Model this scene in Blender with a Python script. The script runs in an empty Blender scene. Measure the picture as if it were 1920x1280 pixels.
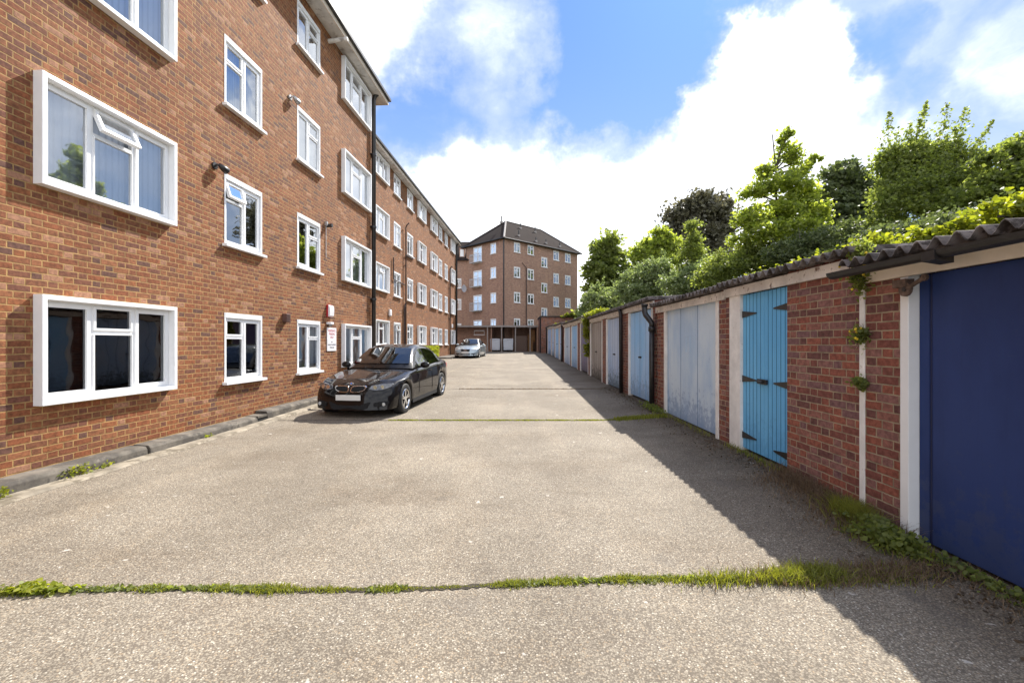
import bpy, bmesh, math, random
import numpy as np
from mathutils import Vector, Matrix
random.seed(7); rng = np.random.default_rng(11)
S = bpy.context.scene
COL = S.collection
R = math.radians

# ------------------------------------------------------------------ camera
cam_d = bpy.data.cameras.new("camera"); cam = bpy.data.objects.new("camera", cam_d); COL.objects.link(cam)
cam.location = (0, 0, 1.55); cam.rotation_euler = (R(90), 0, 0)
cam_d.sensor_width = 36; cam_d.lens = 15.75; cam_d.shift_y = 2/1920
cam_d.clip_start = .05; cam_d.clip_end = 3000
S.camera = cam
S.view_settings.view_transform = 'Standard'; S.view_settings.look = 'None'
S.view_settings.gamma = 1; S.view_settings.use_curve_mapping = False
S.view_settings.exposure = 0.95
S.cycles.use_denoising = True; S.cycles.max_bounces = 8; S.cycles.sample_clamp_indirect = 6; S.cycles.transparent_max_bounces = 24

# ------------------------------------------------------------------ node helper
class NT:
    def __init__(s, nt): s.t = nt; nt.nodes.clear()
    def n(s, typ, **kw):
        x = s.t.nodes.new(typ)
        for k, v in kw.items():
            if k.startswith('i_'): s.put(x.inputs[k[2:].replace('_', ' ')], v)
            else: setattr(x, k, v)
        return x
    def put(s, inp, v):
        if isinstance(v, bpy.types.NodeSocket): s.t.links.new(v, inp)
        elif isinstance(v, bpy.types.Node): s.t.links.new(v.outputs[0], inp)
        else:
            if hasattr(inp, 'default_value') and hasattr(inp.default_value, '__len__') and not hasattr(v, '__len__'): v = (v,)*len(inp.default_value)
            if hasattr(inp.default_value, '__len__') and len(inp.default_value) == 4 and len(v) == 3: v = (*v, 1)
            inp.default_value = v
    def m(s, op, a, b=None, c=None, clamp=False):
        x = s.t.nodes.new('ShaderNodeMath'); x.operation = op; x.use_clamp = clamp
        s.put(x.inputs[0], a)
        if b is not None: s.put(x.inputs[1], b)
        if c is not None: s.put(x.inputs[2], c)
        return x.outputs[0]
    def v(s, op, a, b=None):
        x = s.t.nodes.new('ShaderNodeVectorMath'); x.operation = op
        s.put(x.inputs[0], a)
        if b is not None:
            if op == 'SCALE': s.put(x.inputs['Scale'], b)
            else: s.put(x.inputs[1], b)
        return x.outputs['Value'] if op in ('DOT_PRODUCT', 'LENGTH') else x.outputs[0]
    def mix(s, f, a, b, mode='MIX'):
        x = s.t.nodes.new('ShaderNodeMix'); x.data_type = 'RGBA'; x.blend_type = mode
        s.put(x.inputs[0], f); s.put(x.inputs[6], a); s.put(x.inputs[7], b)
        return x.outputs[2]
    def ramp(s, f, stops, interp='LINEAR'):
        x = s.t.nodes.new('ShaderNodeValToRGB'); x.color_ramp.interpolation = interp
        e = x.color_ramp.elements
        while len(e) < len(stops): e.new(.5)
        for i, (p, c) in enumerate(stops):
            e[i].position = p; e[i].color = (*c, 1) if hasattr(c, '__len__') else (c, c, c, 1)
        s.put(x.inputs[0], f); return x.outputs[0]
    def noise(s, vec, scale, detail=3, rough=.5, dist=0, out=0):
        x = s.n('ShaderNodeTexNoise', i_Vector=vec, i_Scale=scale, i_Detail=detail, i_Roughness=rough, i_Distortion=dist)
        return x.outputs[out]
    def maprange(s, v, a, b, c=0, d=1, smooth=True):
        x = s.n('ShaderNodeMapRange', interpolation_type='SMOOTHSTEP' if smooth else 'LINEAR')
        for i, q in enumerate((v, a, b, c, d)): s.put(x.inputs[i], q)
        return x.outputs[0]

# ------------------------------------------------------------------ world
SUN = Vector((1.0, 2.0, 2.2)).normalized()
az = math.atan2(SUN.x, SUN.y); el = math.asin(SUN.z)
W = bpy.data.worlds.new("World"); S.world = W; W.use_nodes = True
w = NT(W.node_tree)
sky = w.n('ShaderNodeTexSky', sky_type='NISHITA', sun_disc=False, sun_elevation=el, sun_rotation=az,
          altitude=50, air_density=1.2, dust_density=.6, ozone_density=2.5)
tc = w.n('ShaderNodeTexCoord').outputs['Generated']
sep = w.n('ShaderNodeSeparateXYZ'); w.put(sep.inputs[0], tc)
def direc(px, py): return Vector(((px-960)/840, 1, (642-py)/840)).normalized()
flat = w.v('MULTIPLY', tc, (1, 1, 1.6))
warp = w.noise(flat, 3.0, 5, .6, 0, 1)
wv = w.v('ADD', flat, w.v('SCALE', w.v('SUBTRACT', warp, (.5, .5, .5)), .22))
nz = w.noise(wv, 4.2, 10, .64)
warped = w.v('NORMALIZE', w.v('ADD', tc, w.v('SCALE', w.v('SUBTRACT', w.noise(tc, 4.5, 6, .62, 0, 1), (.5, .5, .5)), .32)))
dens = w.m('SUBTRACT', w.m('MULTIPLY', w.m('SUBTRACT', nz, .5), 1.15), .06)
blobs = [  # pixel, radius px, weight
 (1445, 115, 90, .95), (1400, 220, 125, .8), (1500, 350, 180, .8), (1280, 400, 170, .7), (1480, -430, 330, 1.0), (2500, 100, 500, .5), (1320, 200, 60, .3),  # the cloud far above the frame is added to whiten window reflections
 (950, 465, 190, .95), (1000, 540, 300, .8), (760, 440, 130, .45), (700, 50, 130, .7), (600, -60, 200, .7),
 (935, 100, 120, .40), (1020, 140, 50, .30), (1890, 130, 140, .30), (1700, 10, 100, .14), (1850, 250, 140, .12),
 (1110, 270, 40, .22), (1130, 165, 35, .16),
 (1130, 60, 170, -.5), (1060, 240, 130, -.4), (830, 210, 120, -.35), (1620, 90, 80, -.35), (1200, 130, 100, -.35), (1280, -60, 250, -.25), (800, 20, 60, -.1), (1680, 190, 80, -.15)]
for (px, py, r, k) in blobs:
    c = direc(px, py); e = direc(px+r, py) if abs(px-960) < 400 else direc(px - (r if px > 960 else -r), py)
    cr = c.dot(e); 
    d = w.v('DOT_PRODUCT', warped, tuple(c))
    dens = w.m('ADD', dens, w.maprange(d, cr-(1-cr)*.6, 1-(1-cr)*.15, 0, k))
up = w.maprange(sep.outputs[1], .1, -.5, 0, .42)         # behind the camera: unseen cloud added as fill for shaded faces
dens = w.m('ADD', dens, up)
cl = w.m('POWER', w.maprange(dens, -.12, .88), 1.3)
cl = w.m('MAXIMUM', cl, w.maprange(sep.outputs[2], .06, -.02, 0, .9))
det = w.noise(wv, 7, 8, .65)
ccol = w.mix(w.maprange(det, .35, .65), (5.2, 5.5, 6.1), (7.6, 7.65, 7.7))
ccol = w.mix(w.maprange(sep.outputs[1], .2, -.5), ccol, (13.5, 13.4, 13.2))      # added clouds behind the camera, brightened to lift the shaded faces
blue = w.mix(1.0, sky.outputs[0], (.170, .33, .75), 'MULTIPLY')
blue = w.mix(.55, blue, (1.45, 2.5, 4.5))
blue = w.mix(w.maprange(sep.outputs[2], .62, .18, 0, .75), blue, (2.3, 3.3, 4.6))
blue = w.mix(w.maprange(dens, -.40, .10, 0, .5), blue, (3.4, 3.9, 4.7))
blue = w.mix(1.0, blue, (.88, .88, .90), 'MULTIPLY')
fin = w.mix(cl, blue, ccol)
bg = w.n('ShaderNodeBackground', i_Color=fin, i_Strength=.132)
wo = w.n('ShaderNodeOutputWorld'); w.put(wo.inputs[0], bg)

sd = bpy.data.lights.new("sun", 'SUN'); sd.energy = 5.0; sd.angle = R(.55); sd.color = (1, .95, .87)
so = bpy.data.objects.new("sun", sd); COL.objects.link(so)
so.rotation_euler = (-SUN).to_track_quat('-Z', 'Y').to_euler()

# ------------------------------------------------------------------ materials
MATS = {}
def material(name):
    mt = bpy.data.materials.new(name); mt.use_nodes = True; MATS[name] = mt
    t = NT(mt.node_tree)
    b = t.n('ShaderNodeBsdfPrincipled'); o = t.n('ShaderNodeOutputMaterial'); t.put(o.inputs[0], b)
    return mt, t, b, o
def bump(t, b, h, strength=.4, dist=.01):
    x = t.n('ShaderNodeBump', i_Height=h, i_Strength=strength, i_Distance=dist); t.put(b.inputs['Normal'], x)
def plain(name, col, rough=.5, metal=0, var=.12, scale=6, dirt=None, coat=0, spec=.5, bmp=0):
    mt, t, b, o = material(name)
    c = t.n('ShaderNodeTexCoord').outputs['Object']
    f = t.noise(c, scale, 4, .6)
    col2 = tuple(min(1, q*(1-var*2)) for q in col); col3 = tuple(min(1, q*(1+var)) for q in col)
    k = t.ramp(f, [(.3, col2), (.7, col3)])
    if dirt:
        f2 = t.noise(c, dirt[1], 6, .7); k = t.mix(t.maprange(f2, dirt[2], dirt[2]+.12), k, dirt[0])
    t.put(b.inputs['Base Color'], k); b.inputs['Roughness'].default_value = rough
    b.inputs['Metallic'].default_value = metal; b.inputs['Coat Weight'].default_value = coat
    b.inputs['Specular IOR Level'].default_value = spec
    if bmp: bump(t, b, t.noise(c, scale*4, 4), bmp, .004)
    return mt
def brick(name, cols, mortar, sat=1, L=.3375, H=.075, mort=.011, stain=.25):
    mt, t, b, o = material(name)
    uv = t.n('ShaderNodeTexCoord').outputs['UV']
    sp = t.n('ShaderNodeSeparateXYZ'); t.put(sp.inputs[0], uv)
    wob = t.noise(uv, 6, 2, .5); wob = t.m('MULTIPLY', t.m('SUBTRACT', wob, .5), .012)
    u = t.m('DIVIDE', t.m('ADD', sp.outputs[0], wob), L); v = t.m('DIVIDE', t.m('ADD', sp.outputs[1], wob), H)
    row = t.m('FLOOR', v); par = t.m('MULTIPLY', t.m('FLOORED_MODULO', row, 2), .5)
    u2 = t.m('ADD', u, par); cell = t.m('FLOOR', u2); fu = t.m('SUBTRACT', u2, cell); fv = t.m('SUBTRACT', v, row)
    hd = t.m('GREATER_THAN', fu, .667)
    cid = t.m('ADD', t.m('MULTIPLY', cell, 2), hd)
    cv = t.n('ShaderNodeCombineXYZ'); t.put(cv.inputs[0], cid); t.put(cv.inputs[1], row)
    wn = t.n('ShaderNodeTexWhiteNoise', noise_dimensions='2D'); t.put(wn.inputs['Vector'], cv)
    eu = t.m('MINIMUM', t.m('MINIMUM', fu, t.m('ABSOLUTE', t.m('SUBTRACT', fu, .667))), t.m('SUBTRACT', 1, fu))
    eu = t.m('MULTIPLY', eu, L); ev = t.m('MULTIPLY', t.m('MINIMUM', fv, t.m('SUBTRACT', 1, fv)), H)
    ed = t.m('MINIMUM', eu, ev)
    rough = t.noise(uv, 60, 3, .6)
    ed = t.m('ADD', ed, t.m('MULTIPLY', t.m('SUBTRACT', rough, .5), .006))
    mk = t.maprange(ed, mort*.35, mort*.68)
    n = len(cols); stops = [(i/n, c) for i, c in enumerate(cols)]
    bc = t.ramp(wn.outputs['Value'], stops, 'CONSTANT')
    v2 = t.noise(uv, 22, 5, .65); bc = t.mix(t.maprange(v2, .25, .75), t.mix(1, bc, (.62, .60, .60), 'MULTIPLY'), t.mix(1, bc, (1.35, 1.32, 1.28), 'MULTIPLY'))
    speck = t.noise(uv, 160, 2, .6); bc = t.mix(t.maprange(speck, .62, .75, 0, .5), bc, (.05, .03, .03))
    mc = t.mix(t.maprange(t.noise(uv, 9, 4), .3, .7), mortar, tuple(q*.62 for q in mortar))
    c = t.mix(mk, mc, bc)
    big = t.noise(uv, .35, 5, .6); c = t.mix(t.maprange(big, .45, .7, 0, stain), c, t.mix(1, c, (.55, .5, .5), 'MULTIPLY'))
    strk = t.noise(t.v('MULTIPLY', uv, (2.2, .22, 0)), 1, 4, .6); c = t.mix(t.maprange(strk, .52, .72, 0, .45), c, t.mix(1, c, (.62,.60,.60), 'MULTIPLY'))
    big2 = t.noise(t.v('ADD', uv, (31, 7, 0)), .6, 5, .6); c = t.mix(t.maprange(big2, .52, .75, 0, .4), c, t.mix(1, c, (1.35, 1.3, 1.2), 'MULTIPLY'))
    t.put(b.inputs['Base Color'], c); b.inputs['Roughness'].default_value = .85; b.inputs['Specular IOR Level'].default_value = .25
    bump(t, b, t.m('ADD', mk, t.m('MULTIPLY', t.m('ADD', rough, wn.outputs['Value']), .35)), .7, .008)
    return mt
M_BRICK = brick('wall_brick', [(.13,.064,.048),(.205,.076,.038),(.235,.082,.036),(.255,.095,.04),(.215,.086,.042),(.175,.071,.042),(.27,.11,.052),(.165,.068,.044),(.32,.165,.10),(.225,.092,.044),(.205,.073,.034),(.245,.10,.046),(.185,.076,.04)], (.43,.26,.105), mort=.013)
M_BRICKG = brick('garage_brick', [(.15,.068,.06),(.20,.076,.06),(.25,.088,.062),(.28,.10,.068),(.19,.10,.10),(.25,.125,.11),(.27,.12,.095)], (.42,.33,.22), stain=.4)
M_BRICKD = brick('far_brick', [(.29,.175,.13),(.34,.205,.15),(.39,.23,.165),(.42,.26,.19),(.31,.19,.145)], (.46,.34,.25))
M_WHITE = plain('white_upvc', (.82, .82, .82), .35, var=.02)
M_WOODW = plain('flaking_white_paint', (.80, .77, .73), .8, var=.08, scale=5, dirt=((.25,.17,.13), 11, .62), bmp=.4)
M_FASC = plain('weathered_fascia', (.70, .65, .60), .8, var=.15, scale=4, dirt=((.15,.09,.07), 8, .55), bmp=.4)
M_CREAM = plain('cream_fascia', (.72, .62, .50), .6, var=.08, scale=3, dirt=((.4,.31,.22), 12, .68))
M_PIPE = plain('black_iron', (.022, .02, .02), .4, var=.3, scale=10)
M_PIPEB = plain('brown_pipe', (.05, .028, .024), .5, var=.3)
M_SOFFIT = plain('grey_soffit', (.62, .60, .57), .8, var=.12, scale=3, dirt=((.3,.27,.25), 4, .55))
M_TILE = plain('dark_roof', (.05, .04, .036), .85, var=.25, scale=3)
M_LEAD = plain('lead_ridge', (.30, .27, .25), .8)
M_METAL = plain('galvanised', (.45, .45, .45), .4, metal=.6)
M_RUBBER = plain('rubber', (.014, .014, .014), .75)
M_DARK = plain('dark_void', (.008, .008, .009), .9)
M_RUST = plain('rusty_iron', (.13, .085, .065), .8, var=.3, scale=30)
M_RED = plain('red_plastic', (.50, .02, .03), .4)
M_BROWNP = plain('brown_plastic', (.11, .055, .045), .55)
M_BIN = plain('bin_grey', (.52, .55, .60), .45, var=.05)
M_SLATE = plain('asbestos_sheet', (.17, .145, .135), .9, var=.4, scale=5, dirt=((.04,.03,.025), 7, .47), bmp=.5)
M_KERB = plain('kerb_concrete', (.15, .13, .105), .9, var=.3, scale=4, dirt=((.07,.06,.05), 3.5, .46), bmp=.5)
M_LAMP = plain('lens', (.55, .58, .6), .12, metal=.3, var=.2, scale=25)
M_CHROME = plain('chrome', (.75, .76, .78), .12, metal=1, var=.02)
M_PLATE = plain('number_plate_white', (.66, .66, .64), .4, var=.02)
M_SIGNW = plain('sign_white', (.85, .83, .84), .45, var=.02)
M_TXR = plain('sign_red', (.62, .10, .12), .5); M_TXK = plain('sign_black', (.12, .12, .14), .5)
M_BLUEE = plain('emblem_blue', (.08, .22, .55), .3)

def car_paint(name, col, metal, rough):
    mt, t, b, o = material(name)
    c = t.n('ShaderNodeTexCoord').outputs['Object']
    f = t.noise(c, 5, 5, .65)
    t.put(b.inputs['Base Color'], t.mix(t.maprange(f, .55, .78, 0, .10), col, (.20, .17, .14)))
    b.inputs['Metallic'].default_value = metal; t.put(b.inputs['Roughness'], t.maprange(f, .3, .7, rough, rough+.12))
    b.inputs['Specular IOR Level'].default_value = .5 if metal > .1 else .04; b.inputs['Coat Weight'].default_value = 1; b.inputs['Coat IOR'].default_value = 1.36; t.put(b.inputs['Coat Roughness'], t.maprange(f, .45, .75, .03, .12))
    return mt
M_BLACKCAR = car_paint('black_paint', (.007, .0055, .0055), .0, .35)
M_SILVER = car_paint('silver_paint', (.36, .42, .46), .75, .32)
def glassy(name, tint, base, add, rough=.02):
    mt, t, b, o = material(name)
    fr = t.n('ShaderNodeFresnel', i_IOR=1.55)
    f = t.m('ADD', t.m('MULTIPLY', fr.outputs[0], base), add, clamp=True)
    c = t.n('ShaderNodeTexCoord').outputs['Object']
    bp = t.n('ShaderNodeBump', i_Height=t.noise(c, 1.6, 2), i_Strength=.06, i_Distance=.05)
    gl = t.n('ShaderNodeBsdfGlossy', i_Roughness=rough, i_Color=(.93, .96, 1)); t.put(gl.inputs['Normal'], bp)
    tr = t.n('ShaderNodeBsdfTransparent', i_Color=tint)
    mx = t.n('ShaderNodeMixShader'); t.put(mx.inputs[0], f); t.put(mx.inputs[1], tr); t.put(mx.inputs[2], gl); t.put(o.inputs[0], mx)
    return mt
M_GLASS = glassy('window_glass', (.85, .88, .90), 1.8, .22)
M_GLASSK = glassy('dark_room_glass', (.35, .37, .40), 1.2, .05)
M_GLASSD = glassy('car_glass', (.22, .26, .26), 1.3, .05)
def blind_mat(name, col, s=22):
    mt, t, b, o = material(name)
    uv = t.n('ShaderNodeTexCoord').outputs['UV']; sp = t.n('ShaderNodeSeparateXYZ'); t.put(sp.inputs[0], uv)
    f = t.m('FRACT', t.m('MULTIPLY', sp.outputs[0], s/2)); g = t.maprange(t.m('ABSOLUTE', t.m('SUBTRACT', f, .5)), .2, .5, 1, .55)
    t.put(b.inputs['Base Color'], t.mix(g, tuple(q*.45 for q in col), col)); b.inputs['Roughness'].default_value = .9
    return mt
M_BLIND = blind_mat('vertical_blind', (.66, .69, .74)); M_NET = blind_mat('net_curtain', (.72, .74, .70), 30); M_CURT = blind_mat('dark_curtain', (.06, .06, .07), 14)
def leaf_mat(name, a, bcol, trans=.5, tcol=None):
    mt, t, b, o = material(name)
    at = t.n('ShaderNodeAttribute', attribute_name='rnd')
    c = t.ramp(at.outputs['Fac'], [(0, a), (1, bcol)])
    tcv = t.mix(1, c, tcol or (1.5, 1.75, .55), 'MULTIPLY')
    b.inputs['Roughness'].default_value = .5; b.inputs['Specular IOR Level'].default_value = .35; t.put(b.inputs['Base Color'], c)
    tl = t.n('ShaderNodeBsdfTranslucent', i_Color=tcv)
    mx = t.n('ShaderNodeMixShader'); mx.inputs[0].default_value = trans
    t.put(mx.inputs[1], b); t.put(mx.inputs[2], tl); t.put(o.inputs[0], mx)
    return mt
L_BRIGHT = leaf_mat('bright_leaf', (.15, .19, .05), (.36, .39, .10), .66, (1.7, 1.75, .7))
L_MID = leaf_mat('mid_leaf', (.12, .15, .05), (.26, .29, .095), .6, (1.7, 1.75, .75))
L_DARK = leaf_mat('dark_leaf', (.075, .095, .045), (.15, .175, .075), 0.42, (1.5, 1.6, .8))
L_PURP = leaf_mat('purple_green_leaf', (.095, .09, .065), (.17, .16, .10), 0.35, (1.3, 1.25, .9))
L_WILL = leaf_mat('willow_leaf', (.17, .21, .10), (.29, .33, .16), 0.45, (1.4, 1.5, .8))
L_IVY = leaf_mat('ivy_leaf', (.15, .19, .03), (.32, .33, .045), 0.5, (1.6, 1.6, .55))
L_GRASS = leaf_mat('grass_blade', (.13, .155, .03), (.30, .30, .06), 0.45, (1.6, 1.6, .55))
L_WEED = leaf_mat('dry_weed', (.13, .085, .055), (.25, .18, .11), 0.3, (1.2, 1.1, .9))
M_BARK = plain('bark', (.075, .06, .045), .9, var=.3, scale=10)
M_YELLOW = plain('yellow_petal', (.75, .55, .03), .6)

def ground_mat():
    mt, t, b, o = material('exposed_aggregate')
    c = t.n('ShaderNodeTexCoord').outputs['Object']
    flatv = t.v('MULTIPLY', c, (1, 1, 0))
    vo = t.n('ShaderNodeTexVoronoi', feature='F1', i_Vector=flatv, i_Scale=104.0)
    sp = t.n('ShaderNodeSeparateColor'); t.put(sp.inputs[0], vo.outputs['Color'])
    st = t.ramp(sp.outputs[0], [(0, (.16,.135,.105)), (.16, (.25,.213,.165)), (.45, (.32,.28,.217)), (.76, (.385,.34,.265)), (.90, (.38,.29,.19)), (.95, (.52,.465,.375)), (1, (.68,.63,.53))])
    dist = t.maprange(vo.outputs['Distance'], .35, .75)
    c1 = t.mix(dist, st, (.155,.13,.10))
    n2 = t.noise(flatv, 240, 2, .5); c1 = t.mix(t.maprange(n2, .35, .65, 0, .3), c1, (.10,.08,.065))
    big = t.noise(flatv, .55, 6, .62); c1 = t.mix(t.maprange(big, .36, .60, 0, .60), c1, t.mix(1, c1, (.66,.64,.62), 'MULTIPLY'))
    big3 = t.noise(t.v('ADD', flatv, (9, 3, 0)), 3.2, 5, .65); c1 = t.mix(t.maprange(big3, .5, .72, 0, .35), c1, t.mix(1, c1, (.62,.60,.58), 'MULTIPLY'))
    str_ = t.noise(t.v('MULTIPLY', flatv, (1.6, .10, 0)), 1, 4, .6); c1 = t.mix(t.maprange(str_, .45, .68, 0, .32), c1, t.mix(1, c1, (1.28,1.25,1.2), 'MULTIPLY'))
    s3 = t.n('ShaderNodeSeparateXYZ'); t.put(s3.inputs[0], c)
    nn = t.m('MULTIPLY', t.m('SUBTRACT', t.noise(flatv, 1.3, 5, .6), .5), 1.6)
    dirt = t.maprange(t.m('ADD', s3.outputs[0], nn), 1.7, 3.2, 0, .72)     # oily, mossy dirt along the garage doors, plus painted darkening of their shadow
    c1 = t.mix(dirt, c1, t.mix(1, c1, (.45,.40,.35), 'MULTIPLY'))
    oil = t.noise(t.v('ADD', flatv, (4.5, 1.2, 0)), 1.7, 3, .45, .4); c1 = t.mix(t.maprange(oil, .66, .74, 0, .35), c1, (.11,.095,.08))
    mud = t.noise(t.v('MULTIPLY', t.v('ADD', flatv, (0, 3, 0)), (.45, .9, 0)), 1, 5, .6); c1 = t.mix(t.maprange(mud, .50, .66, 0, .40), c1, t.mix(1, c1, (.70,.64,.58), 'MULTIPLY'))
    ck = t.n('ShaderNodeTexVoronoi', feature='DISTANCE_TO_EDGE', i_Vector=t.v('ADD', t.v('MULTIPLY', flatv, (.5, .32, 0)), t.v('SCALE', t.noise(flatv, 2.2, 6, .7, 0, 1), .16)), i_Scale=1.0)
    cm = t.m('MULTIPLY', t.maprange(ck.outputs['Distance'], .0, .0035, 1, 0), t.maprange(t.noise(flatv, .5, 2), .50, .58)); c1 = t.mix(t.m('MULTIPLY', cm, .5), c1, (.10,.085,.065))
    patch = t.noise(t.v('ADD', t.v('MULTIPLY', flatv, (1, .35, 0)), (20, 5, 0)), .9, 3, .5); c1 = t.mix(t.maprange(patch, .55, .66, 0, .28), c1, t.mix(1, c1, (1.3,1.28,1.24), 'MULTIPLY'))
    spots = t.noise(flatv, 7, 3, .5); c1 = t.mix(t.maprange(spots, .70, .74, 0, .6), c1, (.62,.58,.52))
    t.put(b.inputs['Base Color'], c1); b.inputs['Roughness'].default_value = .85; b.inputs['Specular IOR Level'].default_value = .3
    bump(t, b, t.m('SUBTRACT', n2, vo.outputs['Distance']), .35, .006)
    return mt
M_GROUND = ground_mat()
M_EARTH = plain('earth_and_grass', (.07, .085, .03), .95, var=.35, scale=.8)
M_SOIL = plain('joint_soil', (.045, .035, .022), .95, var=.3, scale=30)
M_CHANNEL = plain('concrete_channel', (.31, .265, .20), .9, var=.25, scale=3, dirt=((.14,.115,.08), 5, .47), bmp=.4)

def door_mat(name, col, fade, grime, amount=.5):
    mt, t, b, o = material(name)
    c = t.n('ShaderNodeTexCoord').outputs['Object']
    st = t.noise(t.v('MULTIPLY', c, (1, 1.2, .5)), 1.8, 6, .6)
    k = t.mix(t.maprange(st, .36, .62, 0, .9), col, fade)
    sp = t.n('ShaderNodeSeparateXYZ'); t.put(sp.inputs[0], c)
    low = t.maprange(sp.outputs[2], .85, .05, 0, 1, False)       # peeling and algae rise from the foot of the door
    n = t.noise(c, 9, 6, .7)
    k = t.mix(t.m('MULTIPLY', t.maprange(t.m('ADD', n, t.m('MULTIPLY', low, .30)), .62, .78), amount), k, grime)
    str_ = t.noise(t.v('MULTIPLY', c, (1, 14, .5)), 2, 4, .6); k = t.mix(t.maprange(str_, .55, .8, 0, .35), k, t.mix(1, k, (.6,.6,.62), 'MULTIPLY'))
    t.put(b.inputs['Base Color'], k); b.inputs['Roughness'].default_value = .55; b.inputs['Specular IOR Level'].default_value = .4
    scr = t.noise(t.v('MULTIPLY', c, (1, 40, .8)), 1, 3, .7); k = t.mix(t.maprange(scr, .68, .74, 0, .25), k, t.mix(1, k, (1.8,1.8,1.7), 'MULTIPLY')); t.put(b.inputs['Base Color'], k)
    bump(t, b, t.m('ADD', n, t.m('MULTIPLY', st, 3)), .25, .006)
    return mt

# ------------------------------------------------------------------ mesh builder
class MB:
    def __init__(s, M=None): s.v = []; s.f = []; s.mi = []; s.mats = []; s.M = M or Matrix.Identity(4); s.cur = 0
    def mat(s, m):
        if m not in s.mats: s.mats.append(m)
        s.cur = s.mats.index(m); return s
    def add(s, verts, faces, M=None):
        o = len(s.v); T = s.M @ M if M is not None else s.M
        s.v += [tuple(T @ Vector(p)) for p in verts]
        s.f += [tuple(i+o for i in f) for f in faces]; s.mi += [s.cur]*len(faces)
    def box(s, a, b, M=None):
        x0, y0, z0 = (min(a[i], b[i]) for i in range(3)); x1, y1, z1 = (max(a[i], b[i]) for i in range(3))
        s.add([(x0,y0,z0),(x1,y0,z0),(x1,y1,z0),(x0,y1,z0),(x0,y0,z1),(x1,y0,z1),(x1,y1,z1),(x0,y1,z1)],
              [(0,3,2,1),(4,5,6,7),(0,1,5,4),(1,2,6,5),(2,3,7,6),(3,0,4,7)], M)
    def quad(s, a, b, c, d): s.add([a, b, c, d], [(0, 1, 2, 3)])
    def tube(s, pts, r, n=10, caps=True):
        pts = [Vector(p) for p in pts]; rs = r if hasattr(r, '__len__') else [r]*len(pts)
        vs = []; fs = []
        prev = None
        for i, p in enumerate(pts):
            d = (pts[min(i+1, len(pts)-1)] - pts[max(i-1, 0)]).normalized()
            ref = Vector((0, 0, 1)) if abs(d.z) < .9 else Vector((1, 0, 0))
            if prev is None: a = d.cross(ref).normalized()
            else: a = (prev - d*prev.dot(d)).normalized()
            prev = a; bb = d.cross(a)
            for k in range(n):
                th = 2*math.pi*k/n; vs.append(tuple(p + (a*math.cos(th)+bb*math.sin(th))*rs[i]))
        for i in range(len(pts)-1):
            for k in range(n):
                k2 = (k+1) % n; fs.append((i*n+k, i*n+k2, (i+1)*n+k2, (i+1)*n+k))
        if caps: fs.append(tuple(range(n-1, -1, -1))); fs.append(tuple((len(pts)-1)*n+k for k in range(n)))
        s.add(vs, fs)
    def prism(s, poly, axis, a, b):
        n = len(poly)
        def P(q, t): return {'x': (t, q[0], q[1]), 'y': (q[0], t, q[1]), 'z': (q[0], q[1], t)}[axis]
        vs = [P(q, a) for q in poly] + [P(q, b) for q in poly]
        fs = [tuple(range(n-1, -1, -1)), tuple(range(n, 2*n))] + [(i, (i+1) % n, n+(i+1) % n, n+i) for i in range(n)]
        s.add(vs, fs)
    def ball(s, c, r, n=10, sc=(1, 1, 1)):
        vs = []; fs = []
        for i in range(n+1):
            for k in range(n*2):
                a = math.pi*i/n; bth = math.pi*k/n
                vs.append((c[0]+r*sc[0]*math.sin(a)*math.cos(bth), c[1]+r*sc[1]*math.sin(a)*math.sin(bth), c[2]+r*sc[2]*math.cos(a)))
        for i in range(n):
            for k in range(n*2):
                k2 = (k+1) % (n*2); fs.append((i*n*2+k, (i+1)*n*2+k, (i+1)*n*2+k2, i*n*2+k2))
        s.add(vs, fs)
    def build(s, name, parent=None, smooth=False, bevel=0, fix=True):
        me = bpy.data.meshes.new(name); me.from_pydata(s.v, [], s.f)
        for m in s.mats: me.materials.append(m)
        me.polygons.foreach_set('material_index', s.mi)
        if fix:
            bm = bmesh.new(); bm.from_mesh(me); bmesh.ops.recalc_face_normals(bm, faces=bm.faces); bm.to_mesh(me); bm.free()
        uvl = me.uv_layers.new(name='UVMap')
        for p in me.polygons:
            n = p.normal
            if abs(n.z) > .75:
                for li in p.loop_indices: v = me.vertices[me.loops[li].vertex_index].co; uvl.data[li].uv = (v.x, v.y)
            else:
                tx, ty = -n.y, n.x; l = math.hypot(tx, ty) or 1; tx /= l; ty /= l
                for li in p.loop_indices: v = me.vertices[me.loops[li].vertex_index].co; uvl.data[li].uv = (v.x*tx+v.y*ty, v.z)
        if smooth:
            for p in me.polygons: p.use_smooth = True
        o = bpy.data.objects.new(name, me); COL.objects.link(o); o.parent = parent
        if bevel:
            mod = o.modifiers.new('bevel', 'BEVEL'); mod.width = bevel; mod.segments = 2; mod.limit_method = 'ANGLE'
        return o
def tag(o, label, cat, group=None, kind=None):
    o['label'] = label
    if cat: o['category'] = cat
    if group: o['group'] = group
    if kind: o['kind'] = kind
    return o
def empty(name, loc, label, cat, group=None, rz=0):
    o = bpy.data.objects.new(name, None); COL.objects.link(o); o.location = loc; o.rotation_euler = (0, 0, rz); o.empty_display_size = .3
    return tag(o, label, cat, group)

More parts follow.
